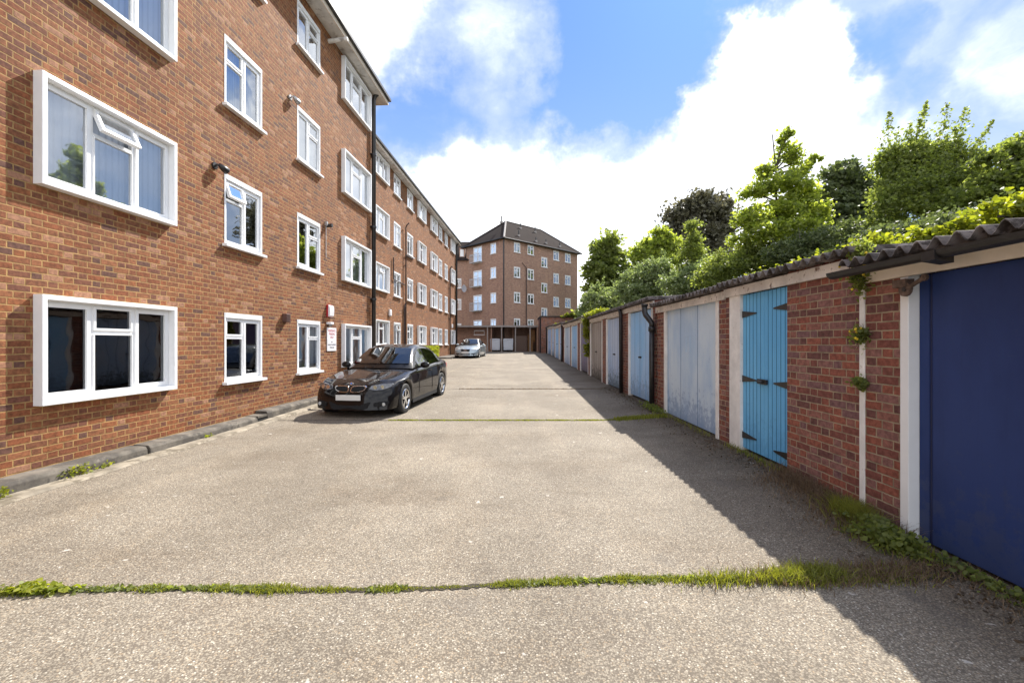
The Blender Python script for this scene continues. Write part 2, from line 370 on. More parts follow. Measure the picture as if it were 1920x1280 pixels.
# ------------------------------------------------------------------ ground
GT = [(-40, 0), (3.5, 0), (8, .02), (11, .08), (14, .16), (22, .29), (28, .40), (36, .55), (50, .69), (70, .85), (120, 1.0), (1200, 1.0)]
def g(x, y):
    z = float(np.interp(y, [a for a, b in GT], [b for a, b in GT]))
    sx = min(1, max(0, (x-1.6)/1.6)); sx = sx*sx*(3-2*sx)
    sy = min(1, max(0, (y-3.3)/1.6)) * min(1, max(0, (14-y)/4))
    return z + .08*sx*sy
def sheet(name, xs, ys, dz, mat):
    vs = [(x, y, g(x, y)+dz) for y in ys for x in xs]; nx = len(xs)
    fs = [(j*nx+i, j*nx+i+1, (j+1)*nx+i+1, (j+1)*nx+i) for j in range(len(ys)-1) for i in range(nx-1)]
    b = MB(); b.mat(mat); b.add(vs, fs); o = b.build(name, smooth=True)
    o['kind'] = 'structure'; return o
sheet('ground', [-600, -100, -30, 0, 2, 2.4, 2.8, 3.2, 6, 9, 30, 100, 600], [-60, -10, 0, 3.5, 5, 8, 10, 11, 12, 14, 18, 22, 28, 36, 50, 70, 120, 300, 1200], -.012, M_EARTH)
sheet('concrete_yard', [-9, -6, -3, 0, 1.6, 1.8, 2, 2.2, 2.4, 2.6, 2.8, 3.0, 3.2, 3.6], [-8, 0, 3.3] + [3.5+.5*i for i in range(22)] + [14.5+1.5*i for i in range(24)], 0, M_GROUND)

# ------------------------------------------------------------------ windows
def place(y, z0, z1, w_, flip=False): pass
def window(par, M, w_, h_, kind='small', layout=0, vent=0, blind=None, out=.11, simple=False):
    """M maps (x outward, y along, z up), origin = lower corner of the opening at the outer wall face."""
    T = .07
    if kind == 'box':
        b = MB(M).mat(M_WHITE)          # deep projecting surround
        b.box((-.08, 0, 0), (out, .055, h_)); b.box((-.08, w_-.055, 0), (out, w_, h_))
        b.box((-.08, .055, h_-.055), (out, w_-.055, h_)); b.box((-.08, .055, 0), (out, w_-.055, .055))
        root = b.build('window', par, bevel=.004 if not simple else 0); y0, y1, z0, z1 = .055, w_-.055, .055, h_-.055; fx = out-.10
    else:
        b = MB(M).mat(M_WHITE)
        b.box((-.10, 0, 0), (-.005+.012, .035, h_)); b.box((-.10, w_-.035, 0), (.007, w_, h_))
        b.box((-.10, .035, h_-.09), (.012, w_-.035, h_)); b.box((-.10, .035, 0), (.007, w_-.035, .035))
        root = b.build('window', par); y0, y1, z0, z1 = .035, w_-.035, .035, h_-.09; fx = -.03
        s_ = MB(M).mat(M_WHITE); s_.box((-.02, -.05, -.05), (.085, w_+.05, .0)); s_.build('sill', root, bevel=.004 if not simple else 0)
    cols = [y0, y0+(y1-y0)/3, y0+(y1-y0)*2/3, y1] if kind == 'box' else [y0, (y0+y1)/2, y1]
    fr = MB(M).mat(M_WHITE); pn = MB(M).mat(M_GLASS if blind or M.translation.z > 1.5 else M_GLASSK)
    fr.box((fx-.06, y0, z0), (fx, y0+.03, z1)); fr.box((fx-.06, y1-.03, z0), (fx, y1, z1))
    fr.box((fx-.06, y0+.03, z1-.03), (fx, y1-.03, z1)); fr.box((fx-.06, y0+.03, z0), (fx, y1-.03, z0+.03))
    for c in cols[1:-1]: fr.box((fx-.06, c-.022, z0+.03), (fx-.002, c+.022, z1-.03))
    zt = z0+(z1-z0)*.69; ventcol = 1 if kind == 'box' else layout
    a_, b_ = cols[ventcol], cols[ventcol+1]
    fr.box((fx-.06, a_+.024, zt-.022), (fx-.004, b_-.024, zt+.022))
    def sash(builder, ya, yb, za, zb, s=.04, Mx=None, glass=True, pb=None):
        x0, x1 = fx-.04, fx+.014
        builder.box((x0, ya, za), (x1, ya+s, zb), Mx); builder.box((x0, yb-s, za), (x1, yb, zb), Mx)
        builder.box((x0, ya+s, zb-s), (x1, yb-s, zb), Mx); builder.box((x0, ya+s, za), (x1, yb-s, za+s), Mx)
        P = [(fx-.012, ya+s, za+s), (fx-.012, yb-s, za+s), (fx-.012, yb-s, zb-s), (fx-.012, ya+s, zb-s)]
        (pb or pn).add(P, [(0, 1, 2, 3)], Mx)
    for i in range(len(cols)-1):
        lo = cols[i] + (.03 if i == 0 else .022); hi = cols[i+1] - (.03 if i == len(cols)-2 else .022)
        if i == ventcol:
            sash(fr, lo, hi, z0+.03, zt-.022, .012)
            if vent:
                piv = Matrix.Translation((fx, 0, z1-.03)) @ Matrix.Rotation(-R(vent), 4, 'Y') @ Matrix.Translation((-fx, 0, -(z1-.03)))
                vs_ = MB(M).mat(M_WHITE); vp = MB(M).mat(M_GLASS)
                sash(vs_, lo, hi, zt+.022, z1-.03, .035, piv, pb=vp)
                so_ = vs_.build('vent_sash', root); 
                pp = vp.build('pane', root)
            else: sash(fr, lo, hi, zt+.022, z1-.03, .03)
        else: sash(fr, lo, hi, z0+.03, z1-.03, .045 if i != ventcol else .02)
    if not vent and kind == 'box': fr.box((fx+.0145, (a_+b_)/2-.17, z1-.055), (fx+.03, (a_+b_)/2+.17, z1-.038))
    if not vent and not blind and not simple: fr.box((fx+.0145, cols[1]-.075, (z0+z1)/2-.08), (fx+.03, cols[1]-.06, (z0+z1)/2+.08)) if False else None
    fr.build('frame', root); pn.build('pane', root, fix=False)
    if blind:
        bl = MB(M).mat(blind); xb = fx-.12; bl.box((xb-.01, y0, z0), (xb, y1, z1-.02)); bl.build('blind', root)
    return root

def wall_holes(b, L, z0, z1, holes, x=0, depth=.10):
    ys = sorted({0, L} | {h[0] for h in holes} | {h[1] for h in holes}); zs = sorted({z0, z1} | {h[2] for h in holes} | {h[3] for h in holes})
    for i in range(len(ys)-1):
        for j in range(len(zs)-1):
            cy = (ys[i]+ys[i+1])/2; cz = (zs[j]+zs[j+1])/2
            if any(h[0] < cy < h[1] and h[2] < cz < h[3] for h in holes): continue
            b.quad((x, ys[i], zs[j]), (x, ys[i+1], zs[j]), (x, ys[i+1], zs[j+1]), (x, ys[i], zs[j+1]))
    for (a, c, d, e) in holes:
        X = x-depth
        b.quad((x, a, d), (x, a, e), (X, a, e), (X, a, d)); b.quad((x, c, e), (x, c, d), (X, c, d), (X, c, e))
        b.quad((x, a, e), (x, c, e), (X, c, e), (X, a, e)); b.quad((x, c, d), (x, a, d), (X, a, d), (X, c, d))

TH = -math.atan(.0619)
def block(name, label, X0, y0, y1, zbase, zeave, wins, mat, ov=.39, oend=.5, wallbottom=0):
    root = empty(name, (X0, 0, 0), label, 'apartment block', rz=TH)
    holes = [(a, b_, z0, z1) for (a, b_, z0, z1, *_) in wins]
    wl = MB(Matrix.Translation((0, y0, 0))).mat(mat)
    wall_holes(wl, y1-y0, wallbottom, zeave, [(h[0]-y0, h[1]-y0, h[2], h[3]) for h in holes])
    D = 9.0
    wl.quad((0, 0, wallbottom), (0, 0, zeave), (-D, 0, zeave), (-D, 0, wallbottom))
    L = y1-y0
    wl.quad((0, L, wallbottom), (0, L, zeave), (-D, L, zeave), (-D, L, wallbottom))
    wl.quad((-D, 0, wallbottom), (-D, L, wallbottom), (-D, L, zeave), (-D, 0, zeave))
    wl.build('wall', root)
    fl = MB().mat(M_DARK)
    for k in range(1, 4): fl.box((-D+.1, y0+.1, zbase+.35+2.49*k-.2), (-.35, y1-.1, zbase+.35+2.49*k-.05))
    for k in range(int(L/4)+1): fl.box((-D+.1, y0+.1+k*4.3, wallbottom), (-.35, y0+.2+k*4.3, zeave-.1)) if k*4.3+.3 < L else None
    fl.build('floor_slab', root)
    rf = MB().mat(M_TILE); e0, e1 = y0-.4, y1+oend
    rf.mat(M_TILE)
    zt = zeave+.17
    rx = -D/2; rz_ = zeave+1.5
    rf.add([(ov, e0, zt), (ov, e1, zt), (-D-.4, e1, zt), (-D-.4, e0, zt), (rx, e0+4, rz_), (rx, e1-4, rz_)],
           [(0, 1, 5, 4), (1, 2, 5), (2, 3, 4, 5), (3, 0, 4), (0, 3, 2, 1)])
    ro = rf.build('roof', root)
    sf = MB().mat(M_SOFFIT); sf.box((0.0, e0, zeave-.03), (ov-.03, e1, zeave)); sf.box((-.5, y1+.01, zeave-.03), (0, e1, zeave))
    for k in range(int((e1-e0)/.5)): sf.box((.03, e0+k*.5, zeave-.034), (ov-.04, e0+k*.5+.02, zeave-.0305))
    sf.build('soffit', root)
    fs = MB().mat(M_CREAM); fs.box((ov-.028, e0, zeave-.05), (ov, e1+.03, zeave+.12)); fs.box((-.5, e1, zeave-.05), (ov-.03, e1+.028, zeave+.12))
    fs.build('fascia', root)
    gt = MB().mat(M_PIPE); gt.box((ov+.002, e0, zeave+.07), (ov+.09, e1+.06, zeave+.155)); gt.build('gutter', root)
    for (a, b_, z0, z1, kd, lay, vt, bl) in wins:
        window(root, Matrix.Translation((0, a, z0)), b_-a, z1-z0, kd, lay, vt, bl)
    return root

def Z1(x): return 4712/(1012-x)*1.002
F1 = [(.845, 2.085), (3.31, 4.565), (5.80, 7.04), (8.45, 9.50)]
cols1 = [(Z1(62), Z1(320), 'box', 0), (Z1(420.5), Z1(491), 'small', 0), (Z1(557), Z1(600), 'small', 1), (Z1(640), Z1(691), 'box', 0)]
wins1 = []
for ci, (a, b_, kd, lay) in enumerate(cols1):
    for fi, (z0, z1) in enumerate(F1):
        if kd == 'box' and fi == 3: z1 = 9.66
        vt = 25 if (ci, fi) == (0, 1) else 17 if (ci, fi) == (1, 1) else 0
        bl = None
        if fi == 0: bl = [None, None, M_NET, M_NET][ci]
        elif fi == 1: bl = [M_BLIND, None, None, M_NET][ci]
        else: bl = [M_BLIND, M_NET, M_NET, M_BLIND][ci] if fi == 2 else [M_BLIND, None, None, None][ci]
        wins1.append((a, b_, z0, z1, kd, lay, vt, bl))
# windows further back, towards and beside the camera, seen only in reflections and from other positions
for (a, b_, kd, lay) in [(1.6, 3.4, 'box', 0)]:
    for z0, z1 in F1: wins1.append((a, b_, z0, z1, kd, lay, 0, M_NET))
BL1 = block('apartment_block', 'near red brick apartment block with deep white window surrounds, beside the black car', -5.61, -3.0, 14.99, .10, 9.78, wins1, M_BRICK, wallbottom=-.05)

def Z2(x): return 6048/(1012-x)*1.002
F2 = [(1.40, 2.56), (3.86, 5.08), (6.36, 7.55), (8.93, 9.92)]
c2 = [(19.45, 21.25, 'box'), (22.15, 23.2, 'small'), (24.4, 25.5, 'small'), (26.4, 28.15, 'box'), (29.5, 31.3, 'box'), (32.0, 33.1, 'small'), (34.0, 35.1, 'small'), (36.2, 37.8, 'box'), (17.2, 18.3, 'small')]
wins2 = []
for ci, (a, b_, kd) in enumerate(c2):
    for fi, (z0, z1) in enumerate(F2):
        rr = random.random()
        wins2.append((a, b_, z0, z1, kd, ci % 2, 12 if (ci, fi) in ((2, 1), (1, 0), (0, 1), (2, 3)) else 0, random.choice([M_NET, M_BLIND, M_NET, None])))
BL2 = block('apartment_block', 'long set-back red brick apartment block with eight columns of white windows, behind the black car', -7.2, 15.6, 38.5, .5, 10.0, wins2, M_BRICK, ov=.35, wallbottom=0)

# things fixed on the near blocks: local frame of the block -> world
def onwall(X0, x, y, z): return Matrix.Rotation(TH, 4, 'Z') @ Vector((x, y, z)) + Vector((X0, 0, 0))
def wz(px, py, K=5.61): return 1.55+(642-py)*K/(1012-px)
def wallthing(name, label, cat, px, py, K=5.61, out=0, group=None):
    X0 = -K; y = K*840/(1012-px)*1.002
    p = onwall(X0, out, y, wz(px, py, K)); return empty(name, p, label, cat, group, rz=TH)

# spotlights
for (px, py, lab, mt) in [(401, 311, 'black security spotlight on the brick wall above the second column of windows', M_PIPE), (543, 183, 'pale grey security floodlight high on the wall left of a second-floor window', M_METAL)]:
    r = wallthing('security_light', lab, 'wall light', px, py)
    b = MB().mat(mt); b.tube([(0, 0, 0), (.03, 0, 0)], .06, 14); b.build('back_plate', r)
    b = MB().mat(mt); b.tube([(.03, 0, 0), (.07, 0, .02), (.09, .03, .01)], .018, 8); b.build('arm', r)
    b = MB().mat(mt); b.tube([(.09, .01, .02), (.10, .10, -.01), (.11, .17, -.03)], [.03, .055, .062], 14); b.build('lamp_head', r, smooth=True)
# flue terminal with conduit
r = wallthing('overflow_pipe', 'black capped outlet with a thin grey conduit hanging below it on the brick wall', 'pipe', 612, 423)
b = MB().mat(M_PIPE); b.tube([(0, 0, 0), (.16, 0, 0)], .05, 12); b.build('outlet', r, smooth=False)
b = MB().mat(M_METAL); b.box((.0, -.10, -.02), (.06, -.03, .09)); b.tube([(.015, -.05, 0), (.015, -.05, -.85)], .009, 6); b.build('conduit', r)
# alarm bell box
r = wallthing('alarm_box', 'red and white alarm bell box above the white notice', 'alarm box', 616, 583)
b = MB().mat(M_RED); b.box((0, -.13, -.16), (.05, .13, .16)); b.build('back_box', r, bevel=.01)
b = MB().mat(M_SIGNW); b.prism([(.0505, -.15), (.0505, .15), (.09, .12), (.10, 0), (.09, -.12)], 'y', -.12, .12); b.build('cover', r)
# brown vent box
r = wallthing('vent_cowl', 'small brown plastic vent box on the wall between two ground floor windows', 'vent', 533, 596)
b = MB().mat(M_BROWNP); b.box((0, -.08, -.09), (.10, .08, .09)); b.build('body', r, bevel=.006)
b = MB().mat(M_BROWNP); [b.box((.101, -.07, -.07+k*.04), (.108, .07, -.05+k*.04)) for k in range(4)]; b.build('louvre', r)
# dome camera over notice
r = wallthing('security_camera', 'small white dome camera directly above the white notice', 'camera', 615, 608)
b = MB().mat(M_SIGNW); b.box((0, -.09, .0), (.12, .09, .06)); b.build('bracket', r, bevel=.005)
b = MB().mat(M_METAL); b.ball((.06, 0, -.01), .05, 8); b.build('dome', r, smooth=True)
# notice board
r = wallthing('notice_board', 'white parking notice with red and black lettering on the brick wall', 'sign', 621, 636)
b = MB().mat(M_SIGNW); b.box((.005, -.26, -.31), (.02, .26, .31)); b.build('board', r)
def text_mesh(name, body, size, mat, parent, loc, rot):
    cu = bpy.data.curves.new(name, 'FONT'); cu.body = body; cu.size = size; cu.align_x = 'CENTER'; cu.extrude = .0008
    o = bpy.data.objects.new(name, cu); COL.objects.link(o)
    dg = bpy.context.evaluated_depsgraph_get(); me = bpy.data.meshes.new_from_object(o.evaluated_get(dg))
    bpy.data.objects.remove(o); me.materials.clear(); me.materials.append(mat)
    q = bpy.data.objects.new(name, me); COL.objects.link(q); q.parent = parent; q.location = loc; q.rotation_euler = rot; return q
for (tx, sz, zz, mt) in [('RESIDENTS', .085, .20, M_TXR), ('PARKING', .085, .115, M_TXR), ('ONLY', .085, .025, M_TXR), ('NO', .06, -.09, M_TXK), ('UNAUTHORISED', .062, -.165, M_TXK), ('VEHICLES', .062, -.24, M_TXK)]:
    text_mesh('lettering', tx, sz, mt, r, (.0215, 0, zz), (R(90), 0, R(90)))
# overflow spout at the eave
r = wallthing('overflow_spout', 'white overflow spout sticking out below the eave of the near block', 'pipe', 616, 78)
b = MB().mat(M_SOFFIT); b.tube([(-.02, 0, 0), (.52, .0, .04)], .055, 12); b.build('spout', r)
# white alarm on block 2, cowl
for px, py in [(730, 586), (847, 611)]:
    r = wallthing('alarm_box', 'white alarm box on the set-back block beside the first window column' if px == 730 else 'tiny white box high on the far corner of the set-back block', 'alarm box', px, py, 7.2)
    b = MB().mat(M_SIGNW); b.box((0, -.12, -.15), (.09, .12, .15)); b.build('cover', r, bevel=.02)
    b = MB().mat(M_METAL); b.box((.0, -.05, -.19), (.06, .05, -.151)); b.build('base', r)

def downpipe(name, label, X0, y, z0, z1, rad, mat, x=.09, hopper=False, brk=2.4, extra=None):
    p = onwall(X0, 0, y, 0); r = empty(name, (p.x, p.y, z0), label, 'pipe', rz=TH)
    b = MB().mat(mat); b.tube([(x, 0, 0), (x, 0, z1-z0-.25), (x+.05, 0, z1-z0-.12), (x+.18, 0, z1-z0)], rad, 12, caps=True)
    b.build('pipe', r, smooth=True)
    k = .5
    while k < z1-z0-.4:
        b = MB().mat(mat); b.tube([(x, 0, k), (x, 0, k+.07)], rad*1.28, 12); b.box((0, -rad*1.5, k+.02), (x, rad*1.5, k+.05)); b.build('bracket', r); k += brk
    if extra:
        b = MB().mat(mat); [b.tube(pts, rr, 8) for pts, rr in extra]; b.build('branch_pipe', r, smooth=False)
    return r
downpipe('downpipe', 'tall black downpipe on the far corner of the near block', -5.61, 14.93, .05, 9.85, .07, M_PIPE)
downpipe('downpipe', 'brown branching soil pipe between the second and third window columns of the set-back block', -7.2, 23.85, .3, 7.9, .032, M_PIPEB,
         extra=[([(.06, -.15, 0.0), (.06, -.15, 3.1), (.06, 0, 3.3)], .04), ([(.05, -.1, 4.3), (.05, -1.9, 4.35), (.05, -1.9, 5.4)], .03), ([(.06, .1, 5.9), (.06, 1.5, 5.95)], .03)])
downpipe('downpipe', 'thin brown soil pipe near the far end of the set-back block', -7.2, 35.6, .5, 7.6, .05, M_PIPEB)
downpipe('downpipe', 'black downpipe on the far end corner of the set-back block', -7.2, 38.35, .5, 10.0, .08, M_PIPE)

# ------------------------------------------------------------------ kerb
def kerb():
    d = Matrix.Rotation(TH, 4, 'Z')
    b = MB(Matrix.Translation((-5.61, 0, 0)) @ d).mat(M_KERB)
    y = -3.0; seg = [(-3, 1.2), (1.2, 3.6), (3.62, 6.15), (6.19, 8.55), (8.85, 10.9), (10.92, 13.2), (13.22, 15.5)]
    for (a, c) in seg:
        h = .135 if a < 8.6 else .20
        pr = [(.003, -.02), (.26, -.02), (.25, h-.035), (.225, h), (.003, h+.01)]
        b.prism(pr, 'y', a, c)
    b.box((.003, 8.55, -.02), (.22, 8.85, .04))
    o = b.build('kerb', bevel=.008); o['kind'] = 'structure'
    b = MB(Matrix.Translation((-5.61, 0, 0)) @ d).mat(M_CHANNEL)
    n = 60; vs = []; fs = []
    for i in range(n+1):
        y = -3+18.5*i/n; w_ = .50+.025*math.sin(i*1.7)+random.uniform(-.012, .012); gz = g(-5, y)
        vs += [(.27, y, gz+.02), (w_-.03, y, gz+.022), (w_, y, gz+.002)]
    for i in range(n): fs += [(i*3, i*3+1, i*3+4, i*3+3), (i*3+1, i*3+2, i*3+5, i*3+4)]
    b.add(vs, fs); o = b.build('concrete_channel'); o['kind'] = 'structure'
    # gully hole
    b = MB(Matrix.Translation((-5.61, 0, 0)) @ d).mat(M_DARK); b.box((.2205, 8.56, .042), (.245, 8.84, .11)); b.box((.0, 8.56, .041), (.22, 8.84, .05))
    b.mat(M_KERB); b.box((0.003, 8.552, .111), (.255, 8.848, .15)); o = b.build('drain_opening'); tag(o, 'dark drain opening in the kerb under the brick wall', 'drain')
kerb()
# plinth path beside block 2
b = MB(Matrix.Translation((-7.2, 0, 0)) @ Matrix.Rotation(TH, 4, 'Z')).mat(M_KERB)
b.prism([(.003, .0), (1.25, .0), (1.25, .52), (.003, .56)], 'y', 30.5, 38.5); o = b.build('raised_path'); o['kind'] = 'structure'

# ------------------------------------------------------------------ garages
FX = 3.15   # door plane
def corrug(b, x0, x1, y0, y1, z0, slope, amp=.045, pitch=.146, th=.01, xs=4):
    n = max(8, int((y1-y0)/pitch*8)); 
    prof = [(y0+(y1-y0)*i/n, amp*(math.sin(2*math.pi*(y0+(y1-y0)*i/n)/pitch))) for i in range(n+1)]
    vs = []; fs = []
    X = [x0+(x1-x0)*k/xs for k in range(xs+1)]
    for sgn in (0, -th):
        for x in X:
            for (y, z) in prof: vs.append((x, y, z0+slope*(x-x0)+z+sgn))
    m = n+1; o2 = m*(xs+1)
    for k in range(xs):
        for i in range(n):
            fs.append((k*m+i, (k+1)*m+i, (k+1)*m+i+1, k*m+i+1)); fs.append((o2+k*m+i, o2+k*m+i+1, o2+(k+1)*m+i+1, o2+(k+1)*m+i))
    for i in range(n): fs.append((i, i+1, o2+i+1, o2+i)); q = xs*m; fs.append((q+i, o2+q+i, o2+q+i+1, q+i+1))
    b.add(vs, fs)
def door_sheet(b, y0, y1, z0, z1, x, grooves, gd=.045, gw=.024):
    pts = [(x, y0)]
    for gy in grooves: pts += [(x, gy-gw/2), (x+gd, gy-gw/2+.002), (x+gd, gy+gw/2-.002), (x, gy+gw/2)]
    pts.append((x, y1)); pts += [(x+.07, y1), (x+.07, y0)]
    b.prism(pts, 'z', z0, z1)
    base = b.mats[b.cur]; b.mat(SEAM[base.name])
    for gy in grooves: b.box((x-.0015, gy-gw/2-.001, z0+.002), (x+.003, gy+gw*.12, z1-.002))
    b.mat(base)
SEAM = {}
gi = 0
def garage(y0, y1, dy0, dy1, base, eave, dmat, style, label, posts='both', roofz=None, slope=.045, gutter=False, fmat=None, postmat=None, pipe=None, brickx=3.12, doorx=FX, xeave=2.96, hinges=False, head=2.12, pw=.10, fasc=.12, rend=8.3, pitched=None, amp=.037, dheight=None):
    fmat = fmat or M_FASC; postmat = postmat or M_WOODW
    r = empty('garage', (3.1, (y0+y1)/2, base), label, 'garage', 'lock-up garages in the row', 0)
    T = Matrix.Translation((-3.1, -(y0+y1)/2, -base))
    top = eave-.02; dtop = base+head
    B = lambda: MB(T)
    b = B().mat(M_BRICKG)
    o0, o1 = dy0-pw, dy1+pw
    if posts == 'far': o0 = dy0
    lo = base-.35
    D = 8.1; t = .11
    if o0-y0 > .02: b.box((brickx, y0, lo), (brickx+t, o0, top))
    if y1-o1 > .02: b.box((brickx, o1, lo), (brickx+t, y1, top))
    b.box((brickx+t, y0, lo), (D, y0+.10, top)); b.box((brickx+t, y1-.10, lo), (D, y1-.001, top)); b.box((D, y0, lo), (D+.1, y1-.001, top))
    b.build('wall', r)
    if o1 > dy1: b = B().mat(postmat); b.box((brickx-.012, dy1, base-.02), (brickx+.10, o1-.002, dtop+.02)); b.build('door_post', r, bevel=.004)
    if o0 < dy0: b = B().mat(postmat); b.box((brickx-.012, o0+.002, base-.02), (brickx+.10, dy0, dtop+.02)); b.build('door_post', r, bevel=.004)
    if style == 'board': b = B().mat(D_JAMB); b.box((doorx-.02, dy1+.001, base-.01), (doorx+.05, dy1+.045, dtop)); b.build('jamb', r)
    w_ = dy1-dy0; dz0 = base+.03
    b = B().mat(dmat)
    if style == 'plain': gr = [dy0+w_*.045, dy0+w_*.955]
    elif style == 'panel3': gr = [dy0+w_*.34, dy0+w_*.68, dy0+w_*.985]
    elif style == 'rib': gr = [dy0+w_*k/6 for k in range(1, 6)]
    elif style == 'wide': gr = [dy0+w_*.28, dy0+w_*.50, dy0+w_*.56, dy0+w_*.78]
    elif style == 'board': gr = [dy0+w_*(k+.5)/8 for k in range(8)] + []
    else: gr = [dy0+w_*k/12 for k in range(1, 12)]
    if style == 'board':
        mid = dy0+w_/2
        door_sheet(b, dy0+.004, mid-.004, dz0, dtop, doorx, [dy0+w_/2*k/6 for k in range(1, 6)], .008, .014)
        door_sheet(b, mid+.004, dy1-.004, dz0, dtop, doorx, [mid+w_/2*k/6 for k in range(1, 6)], .008, .014)
    else: door_sheet(b, dy0+.006, dy1-.006, dz0, dtop, doorx, gr)
    d = b.build('door', r)
    if style == 'panel3':
        b = B().mat(dmat); mid = dy0+w_*.52
        for (a, c, e, f) in [(mid-.10, mid+.10, 1.66, 1.675), (mid-.10, mid+.10, 1.36, 1.375), (mid-.10, mid-.085, 1.375, 1.66), (mid+.085, mid+.10, 1.375, 1.66)]:
            b.box((doorx-.006, a, base+e-.1), (doorx-.0005, c, base+f-.1))
        b.build('hatch_outline', d)
    if style in ('rib', 'wide', 'plain', 'narrow') and y0 > 9:
        b = B().mat(M_PIPE); mid = (dy0+dy1)/2; b.box((doorx-.03, mid-.06, base+1.0), (doorx-.0005, mid+.06, base+1.04)); b.tube([(doorx-.02, mid, base+1.02), (doorx-.06, mid, base+1.02)], .02, 8); b.build('handle', d)
    if hinges:
        for hz, hh in [(1.83, 1), (.96, 1), (.20, 1)]:
            b = B().mat(M_PIPE); b.prism([(dy1+.0, hz+base-.045), (dy1+.0, hz+base+.045), (dy1-.34, hz+base+.008), (dy1-.34, hz+base-.008)], 'x', doorx-.012, doorx-.0005); b.build('hinge', d)
        for hz in (1.86, .96, .15):
            b = B().mat(M_PIPE); b.prism([(dy0+.0, hz+base-.045), (dy0+.0, hz+base+.045), (dy0+.30, hz+base+.008), (dy0+.30, hz+base-.008)], 'x', doorx-.012, doorx-.0005); b.build('hinge', d)
        b = B().mat(M_PIPE); b.box((doorx-.035, (dy0+dy1)/2-.10, base+.93), (doorx-.0125, (dy0+dy1)/2+.10, base+.99)); b.tube([(doorx-.05, (dy0+dy1)/2-.05, base+.96), (doorx-.05, (dy0+dy1)/2+.06, base+.96)], .018, 8); b.build('bolt', d)
    b = B().mat(fmat); b.box((brickx-.04, y0-.004, eave-.055-fasc), (brickx-.003, y1+.002, eave-.055)); b.box((brickx-.002, dy0, dtop+.021), (brickx+.06, dy1, eave-.06)); b.build('fascia', r, bevel=.003)
    b = B().mat(M_SLATE); corrug(b, xeave, rend, y0-.05, y1+.05, eave, slope, amp); b.build('roof', r, smooth=True)
    if gutter:
        b = B().mat(M_PIPE); gx = xeave-.02; gz = eave-.075
        pr = [(gx+.06*math.cos(a), gz+.055*math.sin(a)) for a in [math.pi+math.pi*k/8 for k in range(9)]]
        pr2 = [(gx+.05*math.cos(a), gz+.045*math.sin(a)) for a in [math.pi*2-math.pi*k/8 for k in range(9)]]
        n = 18; poly = pr+pr2; vs = [(q[0], y0-.05, q[1]) for q in poly]+[(q[0], y1+.10, q[1]) for q in poly]
        b.add(vs, [(i, (i+1) % n, n+(i+1) % n, n+i) for i in range(n)])
        b.add([(gx+.06*math.cos(math.pi+math.pi*k/8), y1+.10, gz+.055*math.sin(math.pi+math.pi*k/8)) for k in range(9)], [tuple(range(9))])
        for yy in (y1-.95, y1-2.2):
            b.prism([(gx-.065, gz), (gx-.06, gz-.065), (gx+.07, gz-.085), (gx+.07, gz)], 'y', yy, yy+.10)
        b.build('gutter', r)
    if pipe:
        yy, kind = pipe
        b = B().mat(M_PIPE)
        if kind == 'swan':
            b.tube([(2.93, yy+.22, eave+.03), (2.93, yy+.22, eave-.12), (2.94, yy+.17, eave-.20), (2.98, yy+.05, eave-.30), (3.02, yy, eave-.38), (3.02, yy, eave-.5)], .06, 12)
            b.tube([(3.02, yy, eave-.48), (3.02, yy, base-.03)], .058, 12); b.tube([(3.02, yy, eave-.56), (3.02, yy, eave-.46)], .074, 12); b.tube([(2.93, yy+.22, eave+.0), (2.93, yy+.22, eave+.05)], .074, 12)
        else:
            b.tube([(3.0, yy, eave-.05), (3.03, yy, eave-.2), (3.04, yy, base-.03)], .055, 12)
        b.build('downpipe', r, smooth=True)
    return r
D_NAVY = door_mat('navy_door', (.009, .028, .125), (.016, .04, .16), (.05, .065, .12), .4)
D_BLUE = door_mat('bright_blue_door', (.12, .42, .74), (.16, .49, .80), (.08, .27, .50), .3)
D_GREY = door_mat('pale_blue_grey_door', (.42, .56, .73), (.60, .70, .79), (.14, .24, .44), .55)
D_SKY = door_mat('sky_blue_door', (.27, .54, .86), (.40, .60, .86), (.20, .29, .42), .6)
D_PALE = door_mat('pale_door', (.48, .57, .72), (.36, .50, .72), (.11, .16, .19), .9)
D_WOOD = door_mat('bare_wood_door', (.38, .34, .31), (.28, .25, .225), (.07, .06, .045), .9)
D_PURP = door_mat('purple_door', (.13, .12, .27), (.21, .18, .25), (.10, .09, .10), .6)
D_JAMB = plain('royal_blue_jamb', (.03, .10, .42), .5)
for dm, sc_ in ((D_NAVY, (.006, .012, .06)), (D_BLUE, (.03, .16, .33)), (D_GREY, (.12, .20, .38)), (D_SKY, (.10, .24, .48)), (D_PALE, (.16, .24, .38)), (D_WOOD, (.07, .055, .045)), (D_PURP, (.04, .035, .09))):
    SEAM[dm.name] = plain(dm.name+'_seam', sc_, .7)
garage(.95, 3.97, 1.25, 3.49, 0, 2.25, D_NAVY, 'plain', 'garage with the navy blue door, nearest of the row, under a black gutter', gutter=True, fmat=M_CREAM, postmat=M_WHITE, doorx=3.17, brickx=3.10, xeave=2.93, head=2.07, pw=.078, fasc=.13)
garage(3.98, 6.52, 5.08, 6.11, .10, 2.37, D_BLUE, 'board', 'garage with bright blue boarded double doors on black strap hinges beside bare brickwork', posts='far', hinges=True, postmat=M_WOODW, brickx=3.12, head=2.09, pw=.30, slope=.05)
garage(6.53, 9.62, 6.85, 9.08, .10, 2.35, D_GREY, 'panel3', 'garage with a wide faded blue-grey three panel door, beside the swan-necked downpipe', pipe=(9.68, 'swan'), head=2.10)
garage(9.80, 12.35, 10.02, 11.9, .17, 2.52, D_SKY, 'wide', 'garage with the sky blue ribbed door, left of the swan-necked downpipe', head=2.14, pipe=(12.48, 'plain'))
